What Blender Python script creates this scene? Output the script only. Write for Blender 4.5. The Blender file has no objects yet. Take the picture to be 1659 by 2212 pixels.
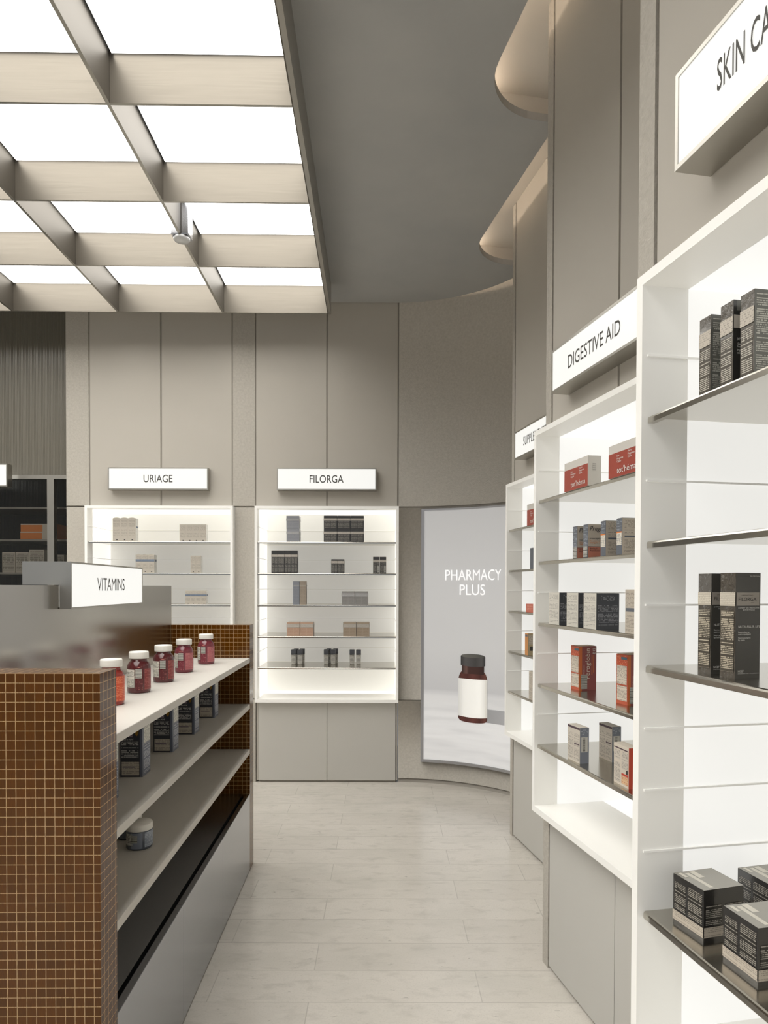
import bpy, bmesh, math, random
from mathutils import Vector, Matrix
random.seed(7)
SC = bpy.context.scene
COL = SC.collection
PI = math.pi

# ------------------------------------------------------------------ camera
F_PX, CX, CY, PITCH, ROLL, PSI = 1475.1, 829.0, 1291.7, 0.01629, -0.00270, 0.01434
W_PX, H_PX = 1659.0, 2212.0
cam = bpy.data.cameras.new('camera')
cam_o = bpy.data.objects.new('camera', cam)
COL.objects.link(cam_o)
cam.sensor_fit = 'VERTICAL'
cam.sensor_height = 36.0
cam.sensor_width = 36.0 * W_PX / H_PX
cam.lens = 36.0 * F_PX / H_PX
cam.shift_x = -(CX - W_PX / 2) / H_PX
cam.shift_y = (CY - H_PX / 2) / H_PX
cam.clip_start = 0.02
cam_o.location = (0, 0, 1.4)
cam_o.rotation_euler = (Matrix.Rotation(PI / 2 - PITCH, 3, 'X') @ Matrix.Rotation(-ROLL, 3, 'Z')).to_euler()
SC.camera = cam_o

# ------------------------------------------------------------------ world, exposure
w = bpy.data.worlds.new('world')
SC.world = w
w.use_nodes = True
bg = w.node_tree.nodes['Background']
bg.inputs['Color'].default_value = (0.86, 0.92, 1.0, 1)
bg.inputs['Strength'].default_value = 0.40
SC.view_settings.view_transform = 'Standard'
SC.view_settings.look = 'None'
SC.view_settings.gamma = 1.0
SC.view_settings.exposure = 0.0
SC.view_settings.use_curve_mapping = False
SC.cycles.use_denoising = True
SC.cycles.max_bounces = 10
SC.cycles.diffuse_bounces = 6
SC.cycles.glossy_bounces = 5
SC.cycles.transparent_max_bounces = 12

# strengths of everything that glows
E_CEIL, E_SIDE, E_BACK, E_SIGN, E_POSTER, E_COVE = 5.0, 0.82, 0.26, 0.84, 0.36, 15.0


# ------------------------------------------------------------------ materials
def lin(c):
    o = []
    for v in c[:3]:
        v /= 255.0
        o.append(v / 12.92 if v <= 0.04045 else ((v + 0.055) / 1.055) ** 2.4)
    return (o[0], o[1], o[2], 1.0)


def M(name, col, rough=0.5, metal=0.0, spec=0.5, bump=None, emit=None, vary=None, coat=0.0, aniso=None):
    m = bpy.data.materials.new(name)
    m.use_nodes = True
    nt = m.node_tree
    b = nt.nodes['Principled BSDF']
    b.inputs['Base Color'].default_value = lin(col)
    b.inputs['Roughness'].default_value = rough
    b.inputs['Metallic'].default_value = metal
    b.inputs['Specular IOR Level'].default_value = spec
    if coat:
        b.inputs['Coat Weight'].default_value = coat
        b.inputs['Coat Roughness'].default_value = 0.08
    tc = nt.nodes.new('ShaderNodeTexCoord')
    if vary:
        sc, amt, col2 = vary
        n = nt.nodes.new('ShaderNodeTexNoise')
        n.inputs['Scale'].default_value = sc
        n.inputs['Detail'].default_value = 5
        nt.links.new(tc.outputs['Object'], n.inputs['Vector'])
        mp = nt.nodes.new('ShaderNodeMapRange')
        mp.inputs[1].default_value = 0.3
        mp.inputs[2].default_value = 0.7
        mp.inputs[4].default_value = amt
        nt.links.new(n.outputs['Fac'], mp.inputs[0])
        mx = nt.nodes.new('ShaderNodeMix')
        mx.data_type = 'RGBA'
        mx.inputs[6].default_value = lin(col)
        mx.inputs[7].default_value = lin(col2)
        nt.links.new(mp.outputs[0], mx.inputs[0])
        nt.links.new(mx.outputs[2], b.inputs['Base Color'])
    if bump:
        sc, st, dist = bump
        n = nt.nodes.new('ShaderNodeTexNoise')
        n.inputs['Scale'].default_value = sc
        n.inputs['Detail'].default_value = 3
        nt.links.new(tc.outputs['Object'], n.inputs['Vector'])
        bp = nt.nodes.new('ShaderNodeBump')
        bp.inputs['Strength'].default_value = st
        bp.inputs['Distance'].default_value = dist
        nt.links.new(n.outputs['Fac'], bp.inputs['Height'])
        nt.links.new(bp.outputs[0], b.inputs['Normal'])
    if aniso:  # brushed metal: fine streaks stretched along one axis
        mp = nt.nodes.new('ShaderNodeMapping')
        mp.inputs['Scale'].default_value = aniso
        nt.links.new(tc.outputs['Object'], mp.inputs['Vector'])
        n = nt.nodes.new('ShaderNodeTexNoise')
        n.inputs['Scale'].default_value = 1.0
        n.inputs['Detail'].default_value = 4
        nt.links.new(mp.outputs[0], n.inputs['Vector'])
        bp = nt.nodes.new('ShaderNodeBump')
        bp.inputs['Strength'].default_value = 0.018
        bp.inputs['Distance'].default_value = 0.002
        nt.links.new(n.outputs['Fac'], bp.inputs['Height'])
        nt.links.new(bp.outputs[0], b.inputs['Normal'])
        r = nt.nodes.new('ShaderNodeMapRange')
        r.inputs[3].default_value = rough * 0.8
        r.inputs[4].default_value = rough * 1.25
        nt.links.new(n.outputs['Fac'], r.inputs[0])
        nt.links.new(r.outputs[0], b.inputs['Roughness'])
    if emit:
        ec, es = emit
        b.inputs['Emission Color'].default_value = lin(ec)
        b.inputs['Emission Strength'].default_value = es
    return m


def math_node(nt, op, a, b=None, c=None):
    n = nt.nodes.new('ShaderNodeMath')
    n.operation = op
    for i, v in enumerate((a, b, c)):
        if v is None:
            continue
        if isinstance(v, (int, float)):
            n.inputs[i].default_value = v
        else:
            nt.links.new(v, n.inputs[i])
    return n.outputs[0]


_pc = {}


def PRINT(base, ink, pitch=0.0035, freq=320, fill=0.44, rough=0.4, amount=0.75, seed=0.0, duty=0.55):
    """carton print: rows of tiny words, from the face UV in metres"""
    key = (base, ink, pitch, freq, fill, rough, amount, seed, duty)
    if key in _pc:
        return _pc[key]
    m = bpy.data.materials.new('small_print')
    m.use_nodes = True
    nt = m.node_tree
    b = nt.nodes['Principled BSDF']
    b.inputs['Roughness'].default_value = rough
    uv = nt.nodes.new('ShaderNodeUVMap')
    sp = nt.nodes.new('ShaderNodeSeparateXYZ')
    nt.links.new(uv.outputs[0], sp.inputs[0])
    row = math_node(nt, 'DIVIDE', sp.outputs[1], pitch)
    fl = math_node(nt, 'FLOOR', row)
    fr = math_node(nt, 'FRACT', row)
    stripe = math_node(nt, 'LESS_THAN', fr, duty)
    cb = nt.nodes.new('ShaderNodeCombineXYZ')
    nt.links.new(math_node(nt, 'MULTIPLY', sp.outputs[0], freq), cb.inputs[0])
    nt.links.new(math_node(nt, 'MULTIPLY_ADD', fl, 7.31, seed), cb.inputs[1])
    n = nt.nodes.new('ShaderNodeTexNoise')
    n.inputs['Scale'].default_value = 1.0
    n.inputs['Detail'].default_value = 1
    nt.links.new(cb.outputs[0], n.inputs['Vector'])
    word = math_node(nt, 'GREATER_THAN', n.outputs['Fac'], fill)
    # paragraphs: some rows left empty
    wn = nt.nodes.new('ShaderNodeTexWhiteNoise')
    wn.noise_dimensions = '1D'
    nt.links.new(math_node(nt, 'ADD', fl, seed), wn.inputs['W'])
    para = math_node(nt, 'GREATER_THAN', wn.outputs['Value'], 0.16)
    mask = math_node(nt, 'MULTIPLY', math_node(nt, 'MULTIPLY', stripe, word), para)
    mask = math_node(nt, 'MULTIPLY', mask, amount)
    mx = nt.nodes.new('ShaderNodeMix')
    mx.data_type = 'RGBA'
    mx.inputs[6].default_value = lin(base)
    mx.inputs[7].default_value = lin(ink)
    nt.links.new(mask, mx.inputs[0])
    nt.links.new(mx.outputs[2], b.inputs['Base Color'])
    _pc[key] = m
    return m


def BARS(name, base, ink, freq=900, axis=0):
    m = bpy.data.materials.new(name)
    m.use_nodes = True
    nt = m.node_tree
    b = nt.nodes['Principled BSDF']
    b.inputs['Roughness'].default_value = 0.5
    uv = nt.nodes.new('ShaderNodeUVMap')
    sp = nt.nodes.new('ShaderNodeSeparateXYZ')
    nt.links.new(uv.outputs[0], sp.inputs[0])
    n = nt.nodes.new('ShaderNodeTexNoise')
    n.noise_dimensions = '1D'
    n.inputs['Detail'].default_value = 0
    n.inputs['Scale'].default_value = 1
    nt.links.new(math_node(nt, 'MULTIPLY', sp.outputs[axis], freq), n.inputs['W'])
    g = math_node(nt, 'GREATER_THAN', n.outputs['Fac'], 0.5)
    mx = nt.nodes.new('ShaderNodeMix')
    mx.data_type = 'RGBA'
    mx.inputs[6].default_value = lin(base)
    mx.inputs[7].default_value = lin(ink)
    nt.links.new(g, mx.inputs[0])
    nt.links.new(mx.outputs[2], b.inputs['Base Color'])
    return m


def brick_mat(name, c1, c2, mortar, bw, rh, ms, rough, offset=0.5, uv=True, noise=None, bumpd=0.0006, mrough=None, shift=(0, 0)):
    m = bpy.data.materials.new(name)
    m.use_nodes = True
    nt = m.node_tree
    b = nt.nodes['Principled BSDF']
    b.inputs['Roughness'].default_value = rough
    b.inputs['Specular IOR Level'].default_value = 0.28 if uv else 0.6
    if uv:
        src = nt.nodes.new('ShaderNodeUVMap').outputs[0]
    else:
        src = nt.nodes.new('ShaderNodeTexCoord').outputs['Object']
    mp = nt.nodes.new('ShaderNodeMapping')
    mp.inputs['Location'].default_value = (shift[0], shift[1], 0)
    nt.links.new(src, mp.inputs['Vector'])
    br = nt.nodes.new('ShaderNodeTexBrick')
    br.offset = offset
    br.inputs['Color1'].default_value = lin(c1)
    br.inputs['Color2'].default_value = lin(c2)
    br.inputs['Mortar'].default_value = lin(mortar)
    br.inputs['Scale'].default_value = 1.0
    br.inputs['Mortar Size'].default_value = ms
    br.inputs['Mortar Smooth'].default_value = 0.0
    br.inputs['Brick Width'].default_value = bw
    br.inputs['Row Height'].default_value = rh
    nt.links.new(mp.outputs[0], br.inputs['Vector'])
    out = br.outputs['Color']
    if noise:
        for (scl, lo, hi, colr, stretch) in noise:
            mp2 = nt.nodes.new('ShaderNodeMapping')
            mp2.inputs['Scale'].default_value = stretch
            nt.links.new(src, mp2.inputs['Vector'])
            n = nt.nodes.new('ShaderNodeTexNoise')
            n.inputs['Scale'].default_value = scl
            n.inputs['Detail'].default_value = 6
            n.inputs['Roughness'].default_value = 0.62
            n.inputs['Distortion'].default_value = 0.4
            nt.links.new(mp2.outputs[0], n.inputs['Vector'])
            mr = nt.nodes.new('ShaderNodeMapRange')
            mr.inputs[1].default_value = lo
            mr.inputs[2].default_value = hi
            nt.links.new(n.outputs['Fac'], mr.inputs[0])
            mx = nt.nodes.new('ShaderNodeMix')
            mx.data_type = 'RGBA'
            nt.links.new(mr.outputs[0], mx.inputs[0])
            nt.links.new(out, mx.inputs[6])
            mx.inputs[7].default_value = lin(colr)
            out = mx.outputs[2]
    nt.links.new(out, b.inputs['Base Color'])
    bp = nt.nodes.new('ShaderNodeBump')
    bp.inputs['Strength'].default_value = 0.5
    bp.inputs['Distance'].default_value = bumpd
    bp.invert = True
    nt.links.new(br.outputs['Fac'], bp.inputs['Height'])
    nt.links.new(bp.outputs[0], b.inputs['Normal'])
    return m


MW = dict(
    wall=M('smooth_plaster', (191, 186, 177), 0.85, spec=0.2, vary=(2.2, 0.5, (183, 178, 169)), bump=(30, 0.05, 0.004)),
    rough=M('rough_plaster', (193, 188, 179), 0.95, spec=0.15, vary=(70, 0.5, (168, 163, 154)), bump=(190, 0.55, 0.004)),
    groove=M('groove', (160, 155, 147), 0.9, spec=0.1),
    ceil=M('ceiling_stucco', (180, 180, 178), 0.8, spec=0.25, vary=(2.5, 0.6, (166, 167, 167)), bump=(14, 0.08, 0.01)),
    cove=M('cove_plaster', (206, 201, 193), 0.9, spec=0.15),
    coveglow=M('cove_strip', (255, 220, 180), 0.5, emit=((255, 236, 214), E_COVE)),
    steel_l=M('long_beam_steel', (98, 94, 88), 0.5, 1.0),
    solid=M('white_surface_added_glow', (244, 243, 239), 0.35, spec=0.4, emit=((255, 253, 248), 0.09)),  # faint self-glow added to brighten the cabinet surround
    glowside=M('lit_acrylic', (206, 205, 200), 0.3, emit=((255, 252, 244), E_SIDE)),
    glowcool=M('lit_acrylic_cool', (168, 168, 168), 0.3, emit=((255, 254, 249), 0.70)),
    glowback=M('lit_acrylic_back', (236, 235, 230), 0.4, emit=((255, 252, 244), E_BACK)),
    rail=M('rail_added_glow', (240, 239, 235), 0.2, emit=((255, 254, 250), 0.12)),  # small glow added so the rails read as pale lines
    steel=M('brushed_steel', (182, 184, 190), 0.24, 1.0, aniso=(3, 400, 400)),
    steel_v=M('brushed_steel_upright', (182, 179, 173), 0.2, 1.0, aniso=(500, 500, 4)),
    steel_b=M('beam_steel', (112, 107, 99), 0.42, 1.0, aniso=(6, 6, 300)),
    shelfsteel=M('shelf_steel', (196, 192, 183), 0.2, 1.0),
    signsteel=M('sign_steel', (182, 179, 172), 0.35, 1.0),
    signface=M('sign_acrylic', (120, 120, 118), 0.3, emit=((255, 254, 249), E_SIGN)),
    signink=M('sign_ink', (72, 70, 66), 0.6),
    diff=M('diffuser', (235, 232, 226), 0.6, emit=((255, 253, 248), E_CEIL)),
    cupboard=M('cupboard_front', (198, 196, 190), 0.6, spec=0.3, vary=(3, 0.4, (192, 190, 184))),
    shelfpaint=M('shelf_paint', (204, 200, 193), 0.45, spec=0.4),
    black=M('gap_shade_black', (16, 14, 12), 0.8),  # black colour stands for the shade inside narrow gaps
    dark=M('dark_interior', (24, 23, 22), 0.7),
    white=M('white_plastic', (232, 229, 222), 0.4),
    lens=M('sensor_lens', (206, 207, 208), 0.25),
)
tile = brick_mat('brown_mosaic', (92, 53, 6), (80, 46, 4), (190, 160, 116), 0.0214, 0.02135, 0.0008, 0.13, offset=0.0,
                 noise=[(60, 0.45, 0.8, (70, 36, 8), (14, 1, 1))], bumpd=0.0007)
floor_m = brick_mat('stone_floor', (213, 208, 200), (206, 201, 193), (186, 181, 173), 0.93, 0.1915, 0.0018, 0.2, offset=0.37,
                    uv=False, noise=[(2.2, 0.45, 0.95, (190, 187, 178), (1, 2.2, 1)), (9, 0.52, 0.95, (172, 168, 160), (1, 2.4, 1)), (160, 0.5, 0.9, (190, 186, 178), (1, 1, 1)),
                                     (20, 0.64, 0.78, (134, 132, 124), (1, 2.6, 1)), (7, 0.6, 0.9, (216, 212, 204), (1, 1.6, 1))],
                    bumpd=0.0003, shift=(0.25, 0.02))


# ------------------------------------------------------------------ mesh builder
class MB:
    def __init__(s):
        s.v, s.f, s.mi, s.uv, s.mats, s.sm = [], [], [], [], [], []

    def m(s, mat):
        if mat not in s.mats:
            s.mats.append(mat)
        return s.mats.index(mat)

    def quad(s, pts, mat, uvs=None, smooth=False):
        i = len(s.v)
        s.v += [tuple(p) for p in pts]
        s.f.append(tuple(range(i, i + len(pts))))
        s.mi.append(s.m(mat))
        s.sm.append(smooth)
        s.uv.append(uvs or [(0, 0)] * len(pts))

    def box(s, x0, x1, y0, y1, z0, z1, mat, faces='', mats=None):
        """uv in metres: u to the right as seen from outside, v up from z0"""
        mats = mats or {}
        w, d, h = x1 - x0, y1 - y0, z1 - z0
        g = lambda k: mats.get(k, mat)
        s.quad([(x0, y0, z0), (x1, y0, z0), (x1, y0, z1), (x0, y0, z1)], g('front'), [(0, 0), (w, 0), (w, h), (0, h)])
        s.quad([(x1, y0, z0), (x1, y1, z0), (x1, y1, z1), (x1, y0, z1)], g('right'), [(0, 0), (d, 0), (d, h), (0, h)])
        s.quad([(x1, y1, z0), (x0, y1, z0), (x0, y1, z1), (x1, y1, z1)], g('back'), [(0, 0), (w, 0), (w, h), (0, h)])
        s.quad([(x0, y1, z0), (x0, y0, z0), (x0, y0, z1), (x0, y1, z1)], g('left'), [(0, 0), (d, 0), (d, h), (0, h)])
        s.quad([(x0, y0, z1), (x1, y0, z1), (x1, y1, z1), (x0, y1, z1)], g('top'), [(0, 0), (w, 0), (w, d), (0, d)])
        s.quad([(x0, y1, z0), (x1, y1, z0), (x1, y0, z0), (x0, y0, z0)], g('bottom'), [(0, 0), (w, 0), (w, d), (0, d)])

    def prism(s, poly, z0, z1, mat, smooth=False):
        """poly counter-clockwise in xy"""
        n = len(poly)
        for i in range(n):
            a, b = poly[i], poly[(i + 1) % n]
            s.quad([(a[0], a[1], z0), (b[0], b[1], z0), (b[0], b[1], z1), (a[0], a[1], z1)], mat, smooth=smooth)
        s.quad([(p[0], p[1], z1) for p in poly], mat)
        s.quad([(p[0], p[1], z0) for p in reversed(poly)], mat)

    def lathe(s, prof, mat, n=40, cx=0, cy=0, a0=0.0, a1=2 * PI, smooth=True, caps=True):
        full = abs(a1 - a0 - 2 * PI) < 1e-6
        k = n if full else n + 1
        for j in range(len(prof) - 1):
            (r0, z0), (r1, z1) = prof[j], prof[j + 1]
            for i in range(n):
                p, q = a0 + (a1 - a0) * i / n, a0 + (a1 - a0) * (i + 1) / n
                P = lambda r, a, z: (cx + r * math.cos(a), cy + r * math.sin(a), z)
                rm = max(r0, r1)
                uv = [((p - a0) * rm, z0), ((q - a0) * rm, z0), ((q - a0) * rm, z1), ((p - a0) * rm, z1)]
                if r0 < 1e-6:
                    s.quad([P(r0, p, z0), P(r1, q, z1), P(r1, p, z1)], mat, uv[:3], smooth)
                elif r1 < 1e-6:
                    s.quad([P(r0, p, z0), P(r0, q, z0), P(r1, p, z1)], mat, uv[:3], smooth)
                else:
                    s.quad([P(r0, p, z0), P(r0, q, z0), P(r1, q, z1), P(r1, p, z1)], mat, uv, smooth)

    def build(s, name, parent=None, merge=True, bevel=0.0):
        me = bpy.data.meshes.new(name)
        me.from_pydata(s.v, [], s.f)
        for mt in s.mats:
            me.materials.append(mt)
        me.polygons.foreach_set('material_index', s.mi)
        me.polygons.foreach_set('use_smooth', s.sm)
        ul = me.uv_layers.new(name='UVMap')
        flat = [c for f in s.uv for t in f for c in t]
        ul.data.foreach_set('uv', flat)
        if merge:
            bm = bmesh.new()
            bm.from_mesh(me)
            bmesh.ops.remove_doubles(bm, verts=bm.verts, dist=1e-5)
            bm.to_mesh(me)
            bm.free()
        me.update()
        o = bpy.data.objects.new(name, me)
        COL.objects.link(o)
        if parent:
            o.parent = parent
        if bevel:
            md = o.modifiers.new('bevel', 'BEVEL')
            md.width = bevel
            md.segments = 2
            md.limit_method = 'ANGLE'
        return o


def tag(o, label=None, cat=None, group=None, kind=None):
    if label:
        o['label'] = label
    if cat:
        o['category'] = cat
    if group:
        o['group'] = group
    if kind:
        o['kind'] = kind
    return o


def thing(name, label, cat, loc=(0, 0, 0), rz=0.0, group=None):
    o = bpy.data.objects.new(name, None)
    o.empty_display_size = 0.05
    COL.objects.link(o)
    o.location = loc
    o.rotation_euler = (0, 0, rz)
    return tag(o, label, cat, group)


def dup(root, loc, rz, label, group=None):
    r = root.copy()
    COL.objects.link(r)
    r.location = loc
    r.rotation_euler = (0, 0, rz)
    r['label'] = label
    if group:
        r['group'] = group
    for ch in root.children:
        c = ch.copy()
        COL.objects.link(c)
        c.parent = r
        for g in ch.children:
            d = g.copy()
            COL.objects.link(d)
            d.parent = c
    return r


_tx = {}


def text_geo(s, thin=0.0, shear=0.0, bold=False):
    k = (s, thin, shear)
    if k in _tx:
        return _tx[k]
    cu = bpy.data.curves.new('t', 'FONT')
    cu.body = s
    cu.offset = thin
    cu.shear = shear
    cu.resolution_u = 3
    o = bpy.data.objects.new('t', cu)
    me = bpy.data.meshes.new_from_object(o)
    vs = [tuple(v.co) for v in me.vertices]
    fs = [tuple(p.vertices) for p in me.polygons]
    bpy.data.objects.remove(o)
    bpy.data.curves.remove(cu)
    bpy.data.meshes.remove(me)
    xs = [v[0] for v in vs]
    ys = [v[1] for v in vs]
    _tx[k] = (vs, fs, min(xs), max(xs), min(ys), max(ys))
    return _tx[k]


def lettering(lines, mat, parent, name='lettering', fmap=None):
    """lines: (string, origin, U, V, cap_height, width or None, align, thin, shear); letters lie in plane U,V"""
    mb = MB()
    mi = mb.m(mat)
    for (s, o, U, V, caph, width, align, thin, shear) in lines:
        vs, fs, x0, x1, y0, y1 = text_geo(s, thin, shear)
        sy = caph / 0.69
        sx = (width / (x1 - x0)) if width else sy * 0.92
        U, V, o = Vector(U), Vector(V), Vector(o)
        dx = {'l': -x0, 'c': -(x0 + x1) / 2, 'r': -x1}[align]
        base = len(mb.v)
        for v in vs:
            p = o + U * ((v[0] + dx) * sx) + V * (v[1] * sy)
            mb.v.append(tuple(fmap(p) if fmap else p))
        for f in fs:
            mb.f.append(tuple(base + i for i in f))
            mb.mi.append(mi)
            mb.sm.append(False)
            mb.uv.append([(0, 0)] * len(f))
    return mb.build(name, parent, merge=False)


# ------------------------------------------------------------------ bays (local x along the cabinet, y into the wall)
class Bay:
    def __init__(s, ox, oy, th=None, dz=0.0):
        s.rz = 0.0 if th is None else math.radians(th) - PI / 2
        s.o = Vector((ox, oy, 0))
        s.dz = dz
        s.R = Matrix.Rotation(s.rz, 3, 'Z')

    def w(s, x, y, z=0.0):
        return s.o + s.R @ Vector((x, y, z))


BU = Bay(-2.107, 4.867)
BF = Bay(-0.9107, 4.867)
BB = Bay(0.6018, 2.5135, 11.3)
BC = Bay(0.7293, 3.8066, 10.8)
BA = Bay(0.5095, 1.2513, 10.9, -0.011)
Z_BOT, Z_TOP, Z_SLAB, Z_CEIL = 0.580, 1.967, 3.41, 3.53
ARC_C, ARC_R = (0.1, 3.82), 1.05
SHELF_Z = [1.7165, 1.494, 1.2715, 1.049, 0.8265]


def struct(mb, name, loc=(0, 0, 0), rz=0.0, **k):
    o = mb.build(name, **k)
    o.location = loc
    o.rotation_euler = (0, 0, rz)
    o['kind'] = 'structure'
    return o


# ------------------------------------------------------------------ floor and ceiling
mb = MB()
mb.box(-6.2, 2.2, -3.4, 6.0, -0.06, 0.0, floor_m)
struct(mb, 'floor')


def arc_pts(r, a0, a1, n):
    return [(ARC_C[0] + r * math.cos(math.radians(a0 + (a1 - a0) * i / n)), ARC_C[1] + r * math.sin(math.radians(a0 + (a1 - a0) * i / n))) for i in range(n + 1)]


edge = [(-2.26, 4.858)]
for i in range(25):
    a = 90 - 57 * i / 24
    g = 0.006 + 0.075 * (i / 24) ** 1.3
    edge.append((ARC_C[0] + (ARC_R - g) * math.cos(math.radians(a)), ARC_C[1] + (ARC_R - g) * math.sin(math.radians(a))))
cove_runs = [[(p[0], p[1]) for p in edge[1:-1]]]


def scallop(bay, xend, corner_y, near_x):
    """ceiling edge in front of one bay: far edge, round corner, straight run"""
    pts = []
    R1 = 0.25
    for y in (corner_y, 0.16):
        pts.append((xend, y))
    for i in range(0, 13):
        a = PI - (PI / 2) * 0 - i * (PI / 2) / 12
        # quarter ellipse from (xend, .12) to (xend+.28, -.139)
        t = i / 12 * PI / 2
        pts.append((xend + 0.29 * (1 - math.cos(t)), 0.13 - 0.269 * math.sin(t)))
    pts.append((near_x, -0.139))
    return [tuple(bay.w(x, y)[:2]) for x, y in pts]


sc_c = scallop(BC, -0.47, 0.24, 0.80)
sc_b = scallop(BB, -0.44, 0.228, 0.765)
sc_a = scallop(BA, -0.45, 0.20, 4.6)
sc_c2 = scallop(BC, -0.47, 0.24, 0.62)
sc_b2 = scallop(BB, -0.44, 0.228, 0.58)
cove_runs += [sc_c2[5:], sc_b2[5:], sc_a[5:]]
edge = edge + sc_c + sc_b + sc_a
edge += [(edge[-1][0], -3.4), (-6.2, -3.4), (-6.2, 4.858)]
mb = MB()
poly = list(edge)
area = sum(poly[i][0] * poly[(i + 1) % len(poly)][1] - poly[(i + 1) % len(poly)][0] * poly[i][1] for i in range(len(poly)))
if area < 0:
    poly.reverse()
mb.prism(poly, Z_SLAB, Z_SLAB + 0.033, MW['ceil'])
struct(mb, 'ceiling')
mb = MB()
mb.box(-6.2, 2.2, -3.4, 6.0, Z_CEIL, Z_CEIL + 0.05, MW['cove'])
struct(mb, 'ceiling')


def strip(run, s=0.10, z=3.472, r=0.006):
    """warm light strip lying above the ceiling edge, set back from it"""
    mb = MB()
    n = len(run)
    off = []
    for i in range(n):
        a, b = Vector(run[max(i - 1, 0)]), Vector(run[min(i + 1, n - 1)])
        d = (b - a).normalized()
        off.append(Vector(run[i]) + Vector((d.y, -d.x)) * s)
    for i in range(n - 1):
        a, b = off[i], off[i + 1]
        if (b - a).length < 1e-4 or (b - a).dot(Vector(run[i + 1]) - Vector(run[i])) <= 0:
            continue
        d = (b - a).normalized()
        nn = Vector((d.y, -d.x)) * r
        c = [a + nn, b + nn, b - nn, a - nn]
        mb.quad([(p.x, p.y, z) for p in c], MW['coveglow'])
        mb.quad([(p.x, p.y, z - 2 * r) for p in reversed(c)], MW['coveglow'])
        mb.quad([(c[0].x, c[0].y, z - 2 * r), (c[1].x, c[1].y, z - 2 * r), (c[1].x, c[1].y, z), (c[0].x, c[0].y, z)], MW['coveglow'])
        mb.quad([(c[2].x, c[2].y, z - 2 * r), (c[3].x, c[3].y, z - 2 * r), (c[3].x, c[3].y, z), (c[2].x, c[2].y, z)], MW['coveglow'])
    return mb


for i, r in enumerate(cove_runs):
    struct(strip(r, 0.07, 3.507) if i == 0 else strip(r), 'trim_%d' % (i + 1))

# closing boards of the light pockets above the ceiling, at the far end of each bay
for bay, xe, yn in ((BC, -0.47, 0.40), (BB, -0.44, 0.34), (BA, -0.45, 0.34)):
    mb = MB()
    mb.box(xe - 0.05, xe - 0.03, -0.10, yn, Z_SLAB + 0.033, Z_CEIL, MW['cove'])
    struct(mb, 'trim_5', bay.o, bay.rz)

# ------------------------------------------------------------------ walls
G = 0.0055  # half groove


def rounded_pilaster(mb, x0, x1, y1, r, z0, z1, mat, left=True, right=False):
    pts = []
    if left:
        for i in range(7):
            a = PI + (PI / 2) * i / 6
            pts.append((x0 + r + r * math.cos(a), r + r * math.sin(a)))
    else:
        pts.append((x0, 0))
    if right:
        for i in range(7):
            a = 1.5 * PI + (PI / 2) * i / 6
            pts.append((x1 - r + r * math.cos(a), r + r * math.sin(a)))
    else:
        pts.append((x1, 0))
    pts += [(x1, y1), (x0, y1)]
    mb.prism(pts, z0, z1, mat)


# back wall with its two bays
mb = MB()
ox = BF.o.x
yb = 4.867
# backing layer seen in the grooves, above the cabinets
mb.box(-2.262 - ox, 0.11 - ox, 0.007, 0.05, Z_TOP, Z_CEIL, MW['groove'])
mb.box(-2.262 - ox, 0.11 - ox, 0.43, 0.47, 0, Z_TOP, MW['groove'])
# plaster strips (rough), each split by the shadow joint at cabinet height
for (xa, xb) in ((-2.258, -2.098), (-1.074, -0.917)):
    for (za, zb) in ((0.0, 0.592), (0.6, 1.962), (1.972, Z_CEIL)):
        if za < 1.9:
            xa2 = xa if xa < -2 else -1.058
            xb2 = -2.111 if xa < -2 else -0.914
        else:
            xa2, xb2 = xa, xb
        mb.box(xa2 - ox, xb2 - ox, 0.0, 0.43, za, zb, MW['rough'])
for (xa, xb) in ((-2.088, -1.590), (-1.578, -1.083), (-0.908, -0.411), (-0.399, 0.094)):
    mb.box(xa - ox, xb - ox, 0.001, 0.03, Z_TOP + 0.004, Z_CEIL, MW['wall'])
struct(mb, 'wall_back', BF.o)

# curved rough wall joining back wall and the right bays
mb = MB()
N = 40
for (za, zb, rr) in ((0.03, 0.588, ARC_R), (0.594, 1.962, ARC_R), (1.972, Z_CEIL, ARC_R), (0.0, Z_CEIL, ARC_R + 0.008)):
    mat = MW['rough'] if rr == ARC_R else MW['groove']
    a_s = 89.75
    pts = arc_pts(rr, a_s, 10, N)
    for i in range(N):
        a, b = pts[i], pts[i + 1]
        mb.quad([(a[0], a[1], za), (b[0], b[1], za), (b[0], b[1], zb), (a[0], a[1], zb)][::-1], mat, smooth=True)
    o_ = arc_pts(rr + 0.05, a_s, 10, N)
    for i in range(N):
        a, b, c, d = pts[i], pts[i + 1], o_[i + 1], o_[i]
        mb.quad([(a[0], a[1], zb), (b[0], b[1], zb), (c[0], c[1], zb), (d[0], d[1], zb)], mat)
        mb.quad([(a[0], a[1], za), (b[0], b[1], za), (c[0], c[1], za), (d[0], d[1], za)][::-1], mat)
struct(mb, 'wall_corner')


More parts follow.
